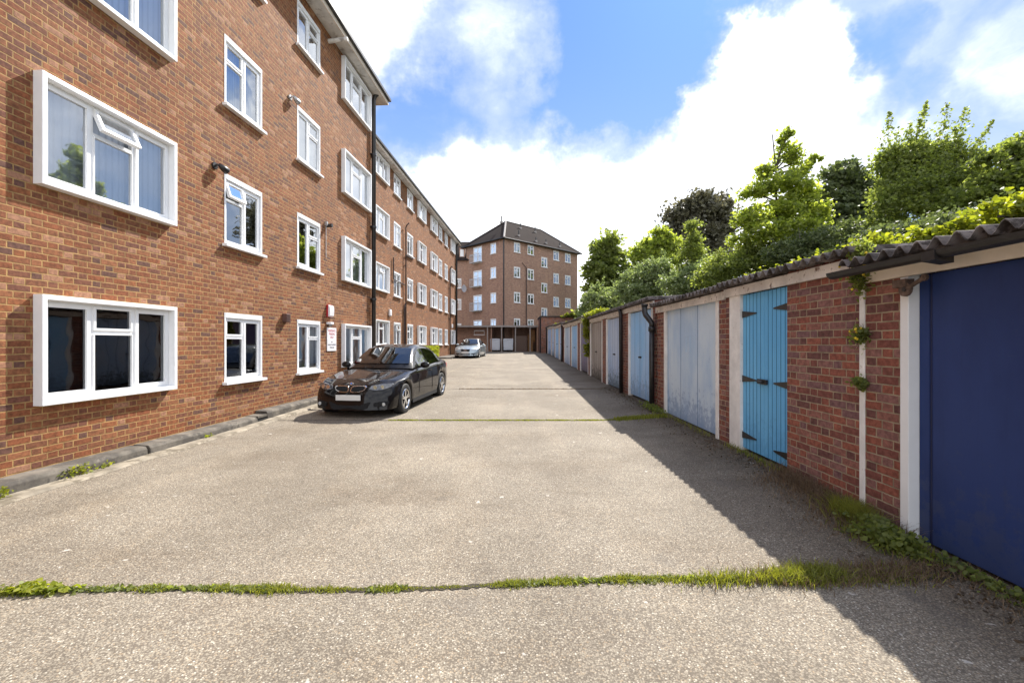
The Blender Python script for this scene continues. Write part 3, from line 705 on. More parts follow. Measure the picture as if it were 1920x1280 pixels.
garage(12.36, 15.15, 12.72, 14.72, .17, 2.52, D_PALE, 'rib', 'garage with a pale blue door gone dark with mould at its foot', head=2.12)
garage(15.16, 17.95, 15.55, 17.80, .19, 2.52, D_WOOD, 'rib', 'garage with a bare grey-brown weathered timber door, beside the hanging ivy', head=2.10)
garage(18.10, 20.80, 18.4, 20.4, .28, 2.64, D_PURP, 'plain', 'garage with the dull purple door', head=2.12)
garage(20.81, 23.85, 21.4, 23.5, .28, 2.64, D_SKY, 'rib', 'garage with a light blue ribbed door right behind the purple one', head=2.10)
garage(23.86, 27.05, 24.1, 26.6, .30, 2.66, D_GREY, 'wide', 'garage with a dusty blue-grey door between the light blue door and a black pipe', head=2.10, pipe=(27.2, 'plain'))
garage(27.30, 29.65, 27.9, 29.4, .42, 2.76, D_PALE, 'wide', 'garage with a narrow whitish door just past the black pipe, far up the row', head=2.10)
garage(29.66, 32.7, 29.95, 32.35, .42, 2.76, D_SKY, 'wide', 'garage with a pale blue door, third from the far end of the row', head=2.10)
garage(32.71, 35.55, 33.0, 35.2, .52, 2.86, D_PALE, 'wide', 'garage with a white-blue door, second from the far end of the row', head=2.10)
garage(35.56, 39.6, 35.85, 39.0, .55, 2.90, D_PALE, 'rib', 'garage at the far end of the row, pale door next to a black pipe', head=2.10, pipe=(39.3, 'plain'))
# white board strip between navy garage and brickwork
b = MB().mat(M_WOODW); b.box((3.088, 3.93, .06), (3.118, 3.985, 2.16)); o = b.build('cover_strip', bevel=.003)
tag(o, 'narrow flaking white vertical board on the brick joint left of the navy door', 'board')
# roller bracket
r = empty('roller_bracket', (3.05, 3.46, 1.98), 'rusty door roller bracket at the top left corner of the navy door', 'bracket')
b = MB().mat(M_RUST); b.tube([(-.02, 0, -.02), (.0, 0, -.02)], .055, 12); b.tube([(-.02, -.16, .05), (0, -.16, .05)], .026, 10); b.tube([(-.01, 0, -.02), (-.01, -.16, .05)], .016, 8); b.box((-.03, -.02, .0), (.04, .10, .06)); b.build('bracket_arm', r)
b = MB().mat(M_PIPE); b.tube([(-.028, 0, -.02), (-.018, 0, -.02)], .018, 10); b.build('roller', r)

# brick outbuilding past the row
r = empty('brick_outbuilding', (2.8, 40.6, .6), 'low red brick outbuilding with flat coping closing the far end of the garage row', 'outbuilding')
b = MB(Matrix.Translation((0, 0, 0))).mat(M_BRICKG); b.box((-.15, 0, -.2), (9, 4.5, 3.25)); b.build('wall', r)
b = MB().mat(M_TILE); b.box((-.25, -.1, 3.25), (9.1, 4.6, 3.36)); b.build('coping', r)
b = MB().mat(M_PIPE); b.tube([(-.22, .3, 0), (-.22, .3, 3.2)], .06, 10); b.build('downpipe', r)

# ------------------------------------------------------------------ end building
EB = empty('apartment_building', (-.8, 46, .65), 'brown brick apartment building with a hipped tiled roof closing the far end of the yard', 'apartment block')
zE = 12.2-.65
def vec(ax): return Matrix(((ax[0][0], ax[1][0], 0, 0), (ax[0][1], ax[1][1], 0, 0), (0, 0, 1, 0), (0, 0, 0, 1)))
uR = (.731, .682); nR = (.682, -.731); uL = (-.70, .714); 
LR, LL = 11.9, 6.2
MR = vec((nR, uR)); nLn = (-.714, -.70); MLm = vec((nLn, uL))
def pxR(px):  # distance along right face for a pixel column
    k = (px-960)/840; return (-.8 - 46*k)/(k*uR[1]-uR[0])
def pxL(px):
    k = (px-960)/840; return (-.8 - 46*k)/(k*uL[1]-uL[0])
wr, wlf = [], []
rowsz = [(9.52, 10.95), (6.85, 8.25), (4.2, 5.6), (1.9, 3.0)]
def rowz(py, px, f): d = f(px); zz = 46 + d*(.682 if f is pxR else .714); return 1.55+(642-py)*zz/840-.65
R7 = lambda x, y: (840+x/4.571, 400+y/4.571)
for (x0, x1, ys) in [(565, 618, [(250, 335), (460, 550), (675, 765), (900, 975)]), (682, 735, [(275, 355), (478, 568), (690, 775), (908, 985)]),
                     (800, 850, [(378, 462), (597, 680), (810, 890)]), (903, 950, [(322, 403), (515, 600), (716, 800)]), (1003, 1050, [(345, 422), (533, 613), (727, 808)])]:
    a, c = pxR(R7(x0, 0)[0]), pxR(R7(x1, 0)[0])
    for (ya, yb) in ys:
        pxm = R7((x0+x1)/2, 0)[0]; wr.append((a, c, rowz(R7(0, yb)[1], pxm, pxR), rowz(R7(0, ya)[1], pxm, pxR)))
for (x0, x1, ys, kd) in [(365, 412, [(255, 345), (462, 555), (680, 768), (903, 975)], 's'), (218, 290, [(287, 425), (490, 632), (700, 838), (915, 1000)], 'b')]:
    a, c = pxL(R7(x1, 0)[0]), pxL(R7(x0, 0)[0])
    for (ya, yb) in ys:
        pxm = R7((x0+x1)/2, 0)[0]; wlf.append((a, c, rowz(R7(0, yb)[1], pxm, pxL), rowz(R7(0, ya)[1], pxm, pxL), kd))
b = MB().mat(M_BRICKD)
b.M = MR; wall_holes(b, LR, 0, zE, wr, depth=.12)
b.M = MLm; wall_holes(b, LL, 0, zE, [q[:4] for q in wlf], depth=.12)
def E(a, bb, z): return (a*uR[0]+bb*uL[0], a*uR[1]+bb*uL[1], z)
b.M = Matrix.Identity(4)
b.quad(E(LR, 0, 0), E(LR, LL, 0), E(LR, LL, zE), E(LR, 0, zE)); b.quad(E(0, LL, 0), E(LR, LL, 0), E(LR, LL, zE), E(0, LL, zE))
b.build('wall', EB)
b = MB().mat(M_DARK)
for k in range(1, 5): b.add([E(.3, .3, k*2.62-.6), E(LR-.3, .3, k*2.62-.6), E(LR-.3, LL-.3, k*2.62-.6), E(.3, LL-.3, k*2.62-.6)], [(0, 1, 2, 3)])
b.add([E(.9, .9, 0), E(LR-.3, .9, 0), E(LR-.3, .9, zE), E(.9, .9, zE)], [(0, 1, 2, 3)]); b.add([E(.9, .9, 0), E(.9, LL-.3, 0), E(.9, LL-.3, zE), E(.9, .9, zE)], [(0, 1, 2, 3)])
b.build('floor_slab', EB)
M_BALC = plain('painted_railing', (.50, .49, .49), .6)
def tile_mat():
    mt, t, bb, o = material('roof_tiles')
    uv = t.n('ShaderNodeTexCoord').outputs['UV']; br = t.n('ShaderNodeTexBrick', i_Vector=uv, i_Scale=1.0)
    br.inputs['Color1'].default_value = (.036, .026, .022, 1); br.inputs['Color2'].default_value = (.024, .018, .016, 1); br.inputs['Mortar'].default_value = (.03, .02, .02, 1)
    br.inputs['Brick Width'].default_value = .25; br.inputs['Row Height'].default_value = .16; br.inputs['Mortar Size'].default_value = .012
    k = t.mix(t.maprange(t.noise(uv, .8, 5), .4, .65, 0, .6), br.outputs[0], (.035,.028,.024))
    t.put(bb.inputs['Base Color'], k); bb.inputs['Roughness'].default_value = 1; bb.inputs['Specular IOR Level'].default_value = .08; return mt
M_TILES = tile_mat()
h = LL/2; o_ = .4; zr = 12.2-.65+2.95
b = MB().mat(M_TILES)
A = E(-o_, -o_, zE); B_ = E(LR+o_, -o_, zE); C_ = E(LR+o_, LL+o_, zE); D_ = E(-o_, LL+o_, zE); P1 = E(h, h, zr); P2 = E(LR-h, h, zr)
b.add([A, B_, C_, D_, P1, P2], [(0, 1, 5, 4), (1, 2, 5), (2, 3, 4, 5), (3, 0, 4), (0, 3, 2, 1)]); b.build('roof', EB)
b = MB().mat(M_LEAD); b.tube([Vector(A)+Vector((0, 0, .03)), Vector(P1)+Vector((0, 0, .03))], .10, 6); b.mat(M_TILE)
for q0, q1 in [(P1, P2), (P2, B_), (P1, D_)]: b.tube([q0, q1], .08, 6)
b.build('ridge', EB)
b = MB().mat(M_PIPE); b.tube([A, B_], .07, 6); b.tube([A, D_], .07, 6); b.build('gutter', EB)
b = MB().mat(M_PIPE); 
cp = Vector(E(0, 0, 0)) + Vector((-.05, -.12, 0)); b.tube([cp, cp+Vector((0, 0, zE))], .07, 8); b.build('downpipe', EB)
b = MB().mat(M_PIPEB); b.M = MR; b.tube([(.08, pxR(986), .2), (.08, pxR(986), 8.9)], .05, 6); b.tube([(.08, pxR(986), 8.9), (.08, pxR(978), 9.4)], .03, 6); b.build('soil_pipe', EB)
for (a, bb, t_) in [(2.6, .55, .6), (4.6, 2.3, .55), (2.0, 2.6, .7), (4.9, .2, .45), (6.6, .25, .45), (8.9, .2, .45), (6.9, 2.2, .6)]:
    z = zE + (zr-zE)*(bb+o_)/(h+o_); b = MB().mat(M_LEAD); p = Vector(E(a, bb, z)); b.tube([p-Vector((0, 0, .1)), p+Vector((0, 0, .12))], .16, 8); b.mat(M_PIPE); b.tube([p+Vector((0, 0, .1)), p+Vector((0, 0, t_))], .06, 8); b.build('roof_vent', EB)
for (a, c, z0, z1) in wr: window(EB, MR @ Matrix.Translation((0, a, z0)), c-a, z1-z0, 'small', random.choice([0, 1]), random.choice([0, 0, 0, 12]), random.choice([M_NET, None, None, M_CURT]), simple=True)
for (a, c, z0, z1, kd) in wlf:
    wq = window(EB, MLm @ Matrix.Translation((0, a, z0)), c-a, z1-z0, 'small', 1, 0, random.choice([M_NET, M_CURT, None]), simple=True)
    if kd == 'b' and z0 > 2.5:
        b = MB(MLm @ Matrix.Translation((0, a, z0))).mat(M_BALC); w_ = c-a
        b.box((.02, -.15, .0), (.45, w_+.15, .06)); b.box((.41, -.15, .85), (.45, w_+.15, .90))
        for k in range(10): yy = -.15+(w_+.27)*k/9; b.box((.42, yy, .06), (.44, yy+.03, .85))
        for yy in (-.15, w_+.12): b.box((.02, yy, .85), (.41, yy+.03, .90)); 
        b.build('balcony', EB)
# wing on the left, lower roof
WG = empty('apartment_wing', (-5.1, 50.4, .65), 'lower brick wing with small windows between the set-back block and the far apartment building', 'apartment block')
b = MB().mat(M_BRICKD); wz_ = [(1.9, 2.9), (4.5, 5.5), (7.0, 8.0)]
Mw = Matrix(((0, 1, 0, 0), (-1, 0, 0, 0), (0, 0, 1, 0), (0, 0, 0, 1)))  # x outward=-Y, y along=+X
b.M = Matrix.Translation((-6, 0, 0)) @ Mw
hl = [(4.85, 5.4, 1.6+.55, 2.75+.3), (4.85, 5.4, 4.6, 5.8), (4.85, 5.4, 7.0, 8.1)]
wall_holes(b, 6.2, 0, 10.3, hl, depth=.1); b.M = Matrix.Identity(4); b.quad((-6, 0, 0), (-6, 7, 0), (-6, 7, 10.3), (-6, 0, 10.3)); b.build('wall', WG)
for q in hl: window(WG, Matrix.Translation((-6, 0, 0)) @ Mw @ Matrix.Translation((0, q[0], q[2])), q[1]-q[0], q[3]-q[2], 'small', 0, 0, M_NET, simple=True)
b = MB().mat(M_TILES); b.add([(-6.4, -.4, 10.1), (1.5, -.4, 10.1), (1.5, 3.5, 13), (-6.4, 3.5, 13), (-6.4, 7, 10.1), (1.5, 7, 10.1)], [(0, 1, 2, 3), (3, 2, 5, 4), (0, 3, 4), (1, 5, 2), (0, 4, 5, 1)]); b.build('roof', WG)
for xx in (-.55, .55):
    b = MB().mat(M_BRICKD); b.box((xx-.3, .2, 10.2), (xx+.3, 1.2, 11.6)); b.mat(M_WHITE); b.box((xx-.2, .16, 10.6), (xx+.2, .198, 11.4)); b.build('dormer', WG)
# satellite dish
r = empty('satellite_dish', (-5.45, 49.9, 7.55), 'white satellite dish on a bracket on the wall left of the balconies', 'dish')
b = MB().mat(M_BIN); n = 14; vs = [(0, -.05, 0)]; fs = []
for k in range(n): a = 2*math.pi*k/n; vs.append((.38*math.cos(a), -.16, .42*math.sin(a)))
for k in range(n): fs.append((0, 1+k, 1+(k+1) % n))
b.add(vs, fs, Matrix.Rotation(R(50), 4, 'Z')); b.build('dish', r, smooth=True)
b = MB().mat(M_PIPE); b.tube([(0, -.05, 0), (.25, .25, -.1), (.5, .3, -.1)], .03, 6); b.tube([(0, -.05, -.2), (-.2, -.45, -.05)], .015, 6); b.build('bracket', r)

# carport in front of the end building
CP = empty('bin_store', (-1, 44.2, .62), 'flat-roofed dark bin store with slim posts in front of the far building', 'bin store')
b = MB().mat(M_LEAD); b.box((-5.0, -.05, 2.45), (3.55, .0, 2.62)); b.box((-5.0, 0.001, 2.5), (3.55, 3.0, 2.6)); b.build('roof', CP)
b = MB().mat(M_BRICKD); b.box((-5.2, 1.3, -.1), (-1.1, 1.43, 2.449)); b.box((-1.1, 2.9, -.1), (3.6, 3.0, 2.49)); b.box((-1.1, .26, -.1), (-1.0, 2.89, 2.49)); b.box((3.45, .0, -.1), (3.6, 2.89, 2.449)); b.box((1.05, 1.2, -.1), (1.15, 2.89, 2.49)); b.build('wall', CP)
for px in (914, 940.5, 966.5, 994): b = MB().mat(M_LEAD); xx = (px-960)/840*44.2+1; b.box((xx-.05, .02, -.1), (xx+.05, .12, 2.449)); b.build('post', CP)
b = MB().mat(plain('bare_timber', (.26, .13, .045), .7)); b.box((2.6, .9, -.1), (3.1, .95, 1.75)); b.box((2.75, .955, 1.0), (3.3, .99, 2.2)); b.build('timber_panel', CP)
b = MB().mat(M_RUST); b.box((1.2, .5, -.1), (2.5, .55, 1.6)); b.build('panel', CP)
window(CP, Matrix.Translation((-3.0+.15, 1.3, 1.72)) @ Mw, 1.05, .45, 'small', 0, 0, M_NET, simple=True)
for px in (928.5, 953):
    xx = (px-960)/840*44.6; r = empty('waste_bin', (xx, 44.9, .64), 'grey wheeled waste container in the %s bay of the far bin store' % ('left' if px < 940 else 'right'), 'bin', 'grey waste containers in the bin store')
    b = MB().mat(M_BIN); b.prism([(-.46, .17), (.46, .17), (.50, 1.15), (-.50, 1.15)], 'y', -.35, .35); b.box((-.38, -.37, .3), (.38, -.352, 1.05)); b.build('body', r, bevel=.03)
    b = MB().mat(M_BIN); b.prism([(-.52, 1.152), (.52, 1.152), (.46, 1.30), (-.46, 1.30)], 'y', -.38, .38); b.box((-.3, -.40, 1.19), (.3, -.382, 1.22)); b.build('lid', r, bevel=.02)
    b = MB().mat(M_RUBBER); [b.tube([(x, y-.03, .085), (x, y+.03, .085)], .085, 10) for x in (-.36, .36) for y in (-.25, .25)]; b.build('wheel', r)

# ------------------------------------------------------------------ road sign far right
r = empty('road_sign', (8.15, 50, .7), 'small round red and white road sign with a plate below, beyond the far garages', 'road sign')
b = MB().mat(M_METAL); b.tube([(0, 0, 0), (0, 0, 5.6)], .05, 8); b.build('pole', r)
b = MB().mat(M_RED); b.tube([(0, -.07, 5.35), (0, -.06, 5.35)], .30, 20); b.mat(M_SIGNW); b.tube([(0, -.08, 5.35), (0, -.071, 5.35)], .21, 20); b.build('disc', r)
b = MB().mat(M_TXK); b.box((-.28, -.07, 4.6), (.28, -.06, 4.98)); b.mat(M_SIGNW); b.box((-.24, -.075, 4.75), (.22, -.071, 4.9)); b.build('plate', r)

# ------------------------------------------------------------------ cars
def car(name, label, loc, rz, paint, kidney=True, dark_roof=None, Lc=4.45, scale=1.0):
    root = empty(name, loc, label, 'car', None, rz); root.scale = (scale,)*3
    ws = [.78, .78+2.72]; Rw = .325; Ra = .375
    st = [0, .06, .16, .3] + [ws[0]+d for d in (-Ra, -.34, -.28, -.19, -.09, 0, .09, .19, .28, .34, Ra)] + [1.35, 1.7, 2.1, 2.5, 2.85] + [ws[1]+d for d in (-Ra, -.34, -.28, -.19, -.09, 0, .09, .19, .28, .34, Ra)] + [4.05, 4.22, 4.36, 4.45]
    st = sorted(set(st))
    zs_ = lambda s: float(np.interp(s, [0, .15, .5, 1.2, 2.5, 4.0, 4.3, 4.45], [.62, .67, .74, .85, .91, .95, .93, .86]))
    zt_ = lambda s: float(np.interp(s, [0, .08, .25, .7, 1.3, 2.5, 3.9, 4.3, 4.4, 4.45], [.655, .70, .75, .83, .93, .98, 1.03, 1.03, 1.01, .93]))
    wd = lambda s: float(np.interp(s, [0, .1, .3, .7, 1.5, 3.2, 4.0, 4.3, 4.45], [.82, .845, .872, .895, .90, .90, .88, .84, .78]))
    def bow(x, s, z):
        y = s
        if s < 1.1: y += .27*(abs(x)/.85)**2.6*(1-s/1.1)**1.5
        if s < .4: y += (.10*max(0, (z-.42)/.25)**1.6 - .02*max(0, (.4-z)/.2))*(1-s/.4)
        if s > 3.9: y -= .16*(abs(x)/.85)**2.5*((s-3.9)/.55)
        return y
    def arch(s):
        zb = .19
        for c in ws:
            if abs(s-c) < Ra-1e-4: zb = max(zb, Rw+math.sqrt(Ra*Ra-(s-c)**2)*1.0)
        return zb
    T = [0, .12, .34, .58, .80, 1.0]; XW = [.955, .985, 1.0, 1.0, .985, .955]
    def fl(s, t):   # wheel arch flare
        f = 0
        for c in ws: f = max(f, 1-abs(s-c)/.5)
        return 1+.018*max(0, f)*(1-t)
    FR = [.90, .78, .6, .4, .2, 0]
    rows = []
    for s in st:
        zb, zs, zt, wv_ = arch(s), zs_(s), zt_(s), wd(s); row = []
        for t, xw in zip(T, XW): z = zb+(zs-zb)*t; x = wv_*xw*fl(s, t) if t > 0 else wv_*xw*fl(s, t); row.append((x, bow(x, s, z), z))
        for f in FR: x = wv_*f*.97; z = zs+(zt-zs)*(1-(f/.98)**3.2)+.0; row.append((x, bow(x, s, z), z))
        rows.append(row)
    n = len(rows[0]); b = MB().mat(paint)
    vs = []; fs = []
    full = 2*n-1
    for row in rows:
        vs += [(x, y, z) for x, y, z in row] + [(-x, y, z) for x, y, z in reversed(row[:-1])]
    for i in range(len(rows)-1):
        for k in range(full-1): fs.append((i*full+k, i*full+k+1, (i+1)*full+k+1, (i+1)*full+k))
    # end caps: connect left side to right side by rows
    for e, base in ((0, 0), (len(rows)-1, (len(rows)-1)*full)):
        row = rows[e]; s = st[e]
        nT = len(T); cols = [r_[0]/row[nT-1][0] for r_ in row[nT-1:]]; allc = cols + [-c for c in reversed(cols[:-1])]
        grid = []
        for j in range(nT):
            line = []
            for ci, c in enumerate(allc):
                if j == nT-1: line.append(base + nT-1+ci)
                elif ci == 0: line.append(base+j)
                elif ci == len(allc)-1: line.append(base+full-1-j)
                else:
                    x = row[j][0]*c; z = row[j][2] + (row[nT-1+ci if ci < n-nT+1 else nT-1+(len(allc)-1-ci)][2]-row[nT-1][2])*T[j]; vs.append((x, bow(x, s, z), z)); line.append(len(vs)-1)
            grid.append(line)
        for j in range(nT-1):
            for ci in range(len(allc)-1): fs.append((grid[j][ci], grid[j][ci+1], grid[j+1][ci+1], grid[j+1][ci]))
    b.add(vs, fs); body = b.build('body', root, smooth=True)
    md = body.modifiers.new('sub', 'SUBSURF'); md.levels = 1; md.render_levels = 2
    # cabin
    zr_ = lambda s: float(np.interp(s, [1.22, 1.4, 1.7, 2.0, 2.2, 2.5, 2.9, 3.2, 3.5, 3.8, 4.02], [.915, 1.035, 1.20, 1.345, 1.39, 1.425, 1.42, 1.385, 1.29, 1.145, 1.03]))
    xr_ = lambda z: .80-.235*max(0, (z-.93)/.48)
    cst = [1.22, 1.4, 1.55, 1.7, 1.85, 2.0, 2.1, 2.25, 2.5, 2.7, 2.9, 3.05, 3.2, 3.35, 3.5, 3.65, 3.8, 3.92, 4.02]
    def cb(x, s): return s + (.20*(abs(x)/.7)**2 if s < 2.1 else .20*(abs(x)/.7)**2*max(0, (2.5-s)/.4)) if s < 2.5 else s - .14*(abs(x)/.7)**2*max(0, (s-2.9)/1.1)
    vs = []; fs = []; crow = []
    for s in cst:
        z = zr_(s); x = xr_(z); zb = .84; rr = min(.06, max(.004, (z-.93)*.3))
        row = [(.815, zb), (.80, .93), (x+.004, z-rr), (x-rr*.9, z-.004), (x*.7, z+.012), (x*.35, z+.02), (0, z+.022)]
        row = [(a, cb(a, s), c) for a, c in row]; crow.append(row)
        vs += row + [(-a, y, c) for a, y, c in reversed(row[:-1])]
    m = 13
    for i in range(len(cst)-1):
        for k in range(m-1): fs.append((i*m+k, i*m+k+1, (i+1)*m+k+1, (i+1)*m+k))
    b = MB().mat(dark_roof or paint); b.add(vs, fs); cb_o = b.build('roof', root, smooth=True)
    # glass patches
    def top_patch(s0, s1, fx_, name, off=.008, mt=M_GLASSD, under=True):
        for q, (mm, of) in enumerate(((M_DARK, .003), (mt, off))):
            b = MB().mat(mm); vs = []; fs = []; N, Mx = 8, 10
            for i in range(N+1):
                s = s0+(s1-s0)*i/N; z = zr_(s); x = xr_(z)*fx_
                for k in range(Mx+1):
                    xx = -x+2*x*k/Mx; f = abs(xx)/xr_(z); zz = z + .022*(1-f*f) if f < .93 else z-.006
                    vs.append((xx, cb(xx, s) + (-of if s < 2.5 else of)*.8, zz+of))
            for i in range(N):
                for k in range(Mx): fs.append((i*(Mx+1)+k, i*(Mx+1)+k+1, (i+1)*(Mx+1)+k+1, (i+1)*(Mx+1)+k))
            b.add(vs, fs); o = b.build(name if q else 'screen_surround', root, smooth=True)
    top_patch(1.36, 2.0, .90, 'windscreen'); top_patch(3.32, 3.92, .86, 'rear_screen')
    def side_patch(s0, s1, sg, sa, sb):
        for q, (mm, of) in enumerate(((M_DARK, .004), (M_GLASSD, .010))):
            b = MB().mat(mm); vs = []; fs = []; N = 8
            for i in range(N+1):
                s = s0+(s1-s0)*i/N; z = zr_(s); rr = min(.06, max(.004, (z-.93)*.3)); xt = xr_(z)
                za, zbb = .955, max(.96, z-rr-.025)
                for zz in (za, zbb):
                    f = (zz-.93)/max(.01, (z-rr-.93)); x = .80+(xt+.004-.80)*f+of
                    vs.append((sg*x, cb(x, s), zz))
            for i in range(N): fs.append((i*2, i*2+1, i*2+3, i*2+2))
            b.add(vs, fs); b.build('side_window' if q else 'window_trim', root)
    for sg in (1, -1):
        side_patch(1.62, 2.55, sg, 0, 0); side_patch(2.62, 3.42, sg, 0, 0); side_patch(3.46, 3.66, sg, 0, 0)
    # front details on the cap surface
    def cap(x, z, off=0): return (x, bow(x, 0, z)-off, z)
    def cap_patch(name, outline, mt, off=.012, par=root, depth=.03, rim=None):
        b = MB().mat(mt); f = [cap(x, z, off) for x, z in outline]; k = [cap(x, z, off-depth) for x, z in outline]; nn = len(f)
        cx = sum(q[0] for q in outline)/nn; cz = sum(q[1] for q in outline)/nn; ctr = cap(cx, cz, off+.004)
        b.add([*f, ctr], [(i, (i+1) % nn, nn) for i in range(nn)]); b.add(f+k, [(i, (i+1) % nn, nn+(i+1) % nn, nn+i) for i in range(nn)])
        return b.build(name, par)
    for sg in (1, -1):
        if kidney:
            hl_ = [(.39, .60), (.42, .665), (.52, .685), (.66, .70), (.78, .70), (.80, .675), (.76, .625), (.64, .585), (.50, .575)]
        else:
            hl_ = [(.42, .56), (.43, .655), (.60, .675), (.76, .675), (.79, .64), (.77, .58), (.60, .555)]
        cap_patch('headlight', [(sg*x, z) for x, z in hl_], M_LAMP if not kidney else M_LAMPD, .014)
        if kidney:
            for cx in (.50, .63):
                b = MB().mat(M_CHROME); p = cap(sg*cx, .635, .02); b.tube([p, (p[0], p[1]-.012, p[2])], .040, 14); b.build('headlight_lens', root)
            gk = [(.02, .555), (.018, .62), (.05, .662), (.15, .672), (.30, .668), (.335, .64), (.30, .585), (.22, .55), (.08, .54)]
            cap_patch('grille_surround', [(sg*x, z) for x, z in gk], M_CHROME, .018)
            cx, cz = .165, .607; cap_patch('grille', [(sg*(cx+(x-cx)*.87), cz+(z-cz)*.80) for x, z in gk], M_DARK, .026)
            cap_patch('side_intake', [(sg*x, z) for x, z in [(.50, .255), (.49, .33), (.60, .355), (.76, .36), (.76, .31), (.68, .25)]], M_DARK, .012)
            b = MB().mat(M_LAMP); p = cap(sg*.68, .30, .02); b.tube([p, (p[0], p[1]-.012, p[2])], .035, 12); b.build('fog_light', root)
        else:
            cap_patch('side_intake', [(sg*x, z) for x, z in [(.42, .27), (.42, .34), (.72, .35), (.72, .29)]], M_DARK, .012)
        # mirror
        b = MB().mat(paint if kidney else M_SILVER); b.ball((sg*.98, 1.78, .975), .10, 8, (1.15, .6, .75)); b.box((sg*.80, 1.76, .92), (sg*.95, 1.82, .95)); b.build('mirror', root, smooth=True)
        for (sa, nm) in ((2.35, 'handle'), (3.25, 'handle')):
            b = MB().mat(paint); x = sg*(.905); b.box((x-.005, sa, .80), (x+sg*.02, sa+.19, .825)); b.build('door_handle', root, bevel=.005)
        b = MB().mat(M_DARK)
        for ss in (1.62, 2.60, 3.40):
            pts = [(sg*(.9035 if k else .885), ss+(.0 if k < 3 else .02), .30+.125*k) for k in range(0, 5)]
            b.tube(pts, .004, 4)
        b.build('door_seam', root)
    if kidney:
        cap_patch('lower_intake', [(-.44, .345), (.44, .345), (.38, .225), (.30, .20), (-.30, .20), (-.38, .225)], M_DARK, .010)
        b = MB().mat(M_CHROME); p = cap(0, .705, .0); b.tube([(0, p[1]+.005, .700), (0, p[1]-.008, .707)], .036, 16); b.mat(M_BLUEE); b.tube([(0, p[1]-.008, .707), (0, p[1]-.011, .709)], .022, 16); b.build('emblem', root)
    else:
        cap_patch('grille', [(-.30, .50), (.30, .50), (.33, .64), (-.33, .64)], M_DARK, .014)
        cap_patch('lower_intake', [(-.36, .25), (.36, .25), (.36, .33), (-.36, .33)], M_DARK, .012)
        b = MB().mat(M_CHROME)
        for k in range(4): p = cap(0, .57, .03); b.tube([(-.10+.065*k, p[1], .57), (-.10+.065*k, p[1]-.004, .57)], .035, 12)
        b.build('emblem', root)
    p = cap(0, .44, .02); b = MB().mat(M_PLATE); zz = .44 if kidney else .42
    b.box((-.26, p[1]-.014, zz-.055), (.26, p[1]-.002, zz+.055)); b.build('number_plate', root, bevel=.004)
    for sg in (1, -1):
        b = MB().mat(M_RED); b.box((sg*.52, 4.30, .72), (sg*.76, 4.42, .86)); b.build('tail_light', root)
    # wipers
    b = MB().mat(M_DARK); b.tube([(-.6, 1.47, .97), (.05, 1.33, 1.005)], .008, 5); b.tube([(0, 1.30, .97), (.62, 1.47, .985)], .008, 5); b.build('wiper', root)
    b = MB().mat(M_DARK); b.box((-.64, .35, .20), (.64, 4.25, .60)); b.box((-.88, 1.25, .17), (.88, 3.05, .26)); b.box((-.6, .08, .185), (.6, .35, .34)); b.build('underbody', root)
    # wheels
    def wheel_mesh():
        tp = [(.10, .195), (.11, .23), (.112, .29), (.10, .318), (.06, .325), (-.06, .325), (-.10, .318), (-.112, .29), (-.11, .23), (-.10, .195)]
        n = 28; vs = []; fs = []
        for k in range(n):
            a = 2*math.pi*k/n
            for (x, r_) in tp: vs.append((x, r_*math.cos(a), r_*math.sin(a)))
        q = len(tp)
        for k in range(n):
            k2 = (k+1) % n
            for i in range(q-1): fs.append((k*q+i, k*q+i+1, k2*q+i+1, k2*q+i))
        t = MB().mat(M_RUBBER); t.add(vs, fs)
        rm = MB().mat(M_CHROME if kidney else M_METAL); vs = []; fs = []
        for k in range(n):
            a = 2*math.pi*k/n
            for (x, r_) in [(.105, .212), (.112, .205), (.095, .192), (-.05, .185)]: vs.append((x, r_*math.cos(a), r_*math.sin(a)))
        for k in range(n):
            k2 = (k+1) % n
            for i in range(3): fs.append((k*4+i, k*4+i+1, k2*4+i+1, k2*4+i))
        rm.add(vs, fs)
        for k in range(5):
            for dd in (-.16, .16):
                a = 2*math.pi*k/5+dd; rm.box((.07, -.014, .04), (.10, .014, .198), Matrix.Rotation(a, 4, 'X'))
        rm.tube([(.05, 0, 0), (.102, 0, 0)], .055, 14)
        dk = MB().mat(M_DARK); dk.tube([(.0, 0, 0), (.03, 0, 0)], .184, 20)
        return t, rm, dk
    t, rm, dk = wheel_mesh(); first = None
    for c in ws:
        for sg in (1, -1):
            wh = bpy.data.objects.new('wheel', None); COL.objects.link(wh); wh.parent = root; wh.location = (sg*.785, c, Rw); wh.rotation_euler = (0, 0, 0 if sg > 0 else math.pi)
            if first is None:
                first = (t.build('tyre', wh, smooth=True), rm.build('rim', wh), dk.build('brake_disc', wh))
            else:
                for o in first: q = o.copy(); COL.objects.link(q); q.parent = wh
    return root
M_LAMPD = plain('smoked_lens', (.10, .10, .11), .08, metal=.2, var=.3, scale=22, coat=1)
FA = math.atan(.34/2.6)
fdir = Vector((math.sin(FA), math.cos(FA)))
fa = Vector((-3.15, 9.70)); org = fa - fdir*.78
CB = car('parked_car', 'glossy black saloon car parked on the left beside the near brick block', (org.x, org.y, .015), -FA, M_BLACKCAR)
CB.rotation_euler = (R(1.1), 0, -FA)
fa2 = Vector((-3.24, 31)); fd2 = Vector((math.sin(R(6)), math.cos(R(6))))
CS = car('parked_car', 'silver car with a dark soft top parked far up the yard near the bin store', (fa2.x, fa2.y, .455), -R(6), M_SILVER, kidney=False, dark_roof=M_PIPE, scale=.97)

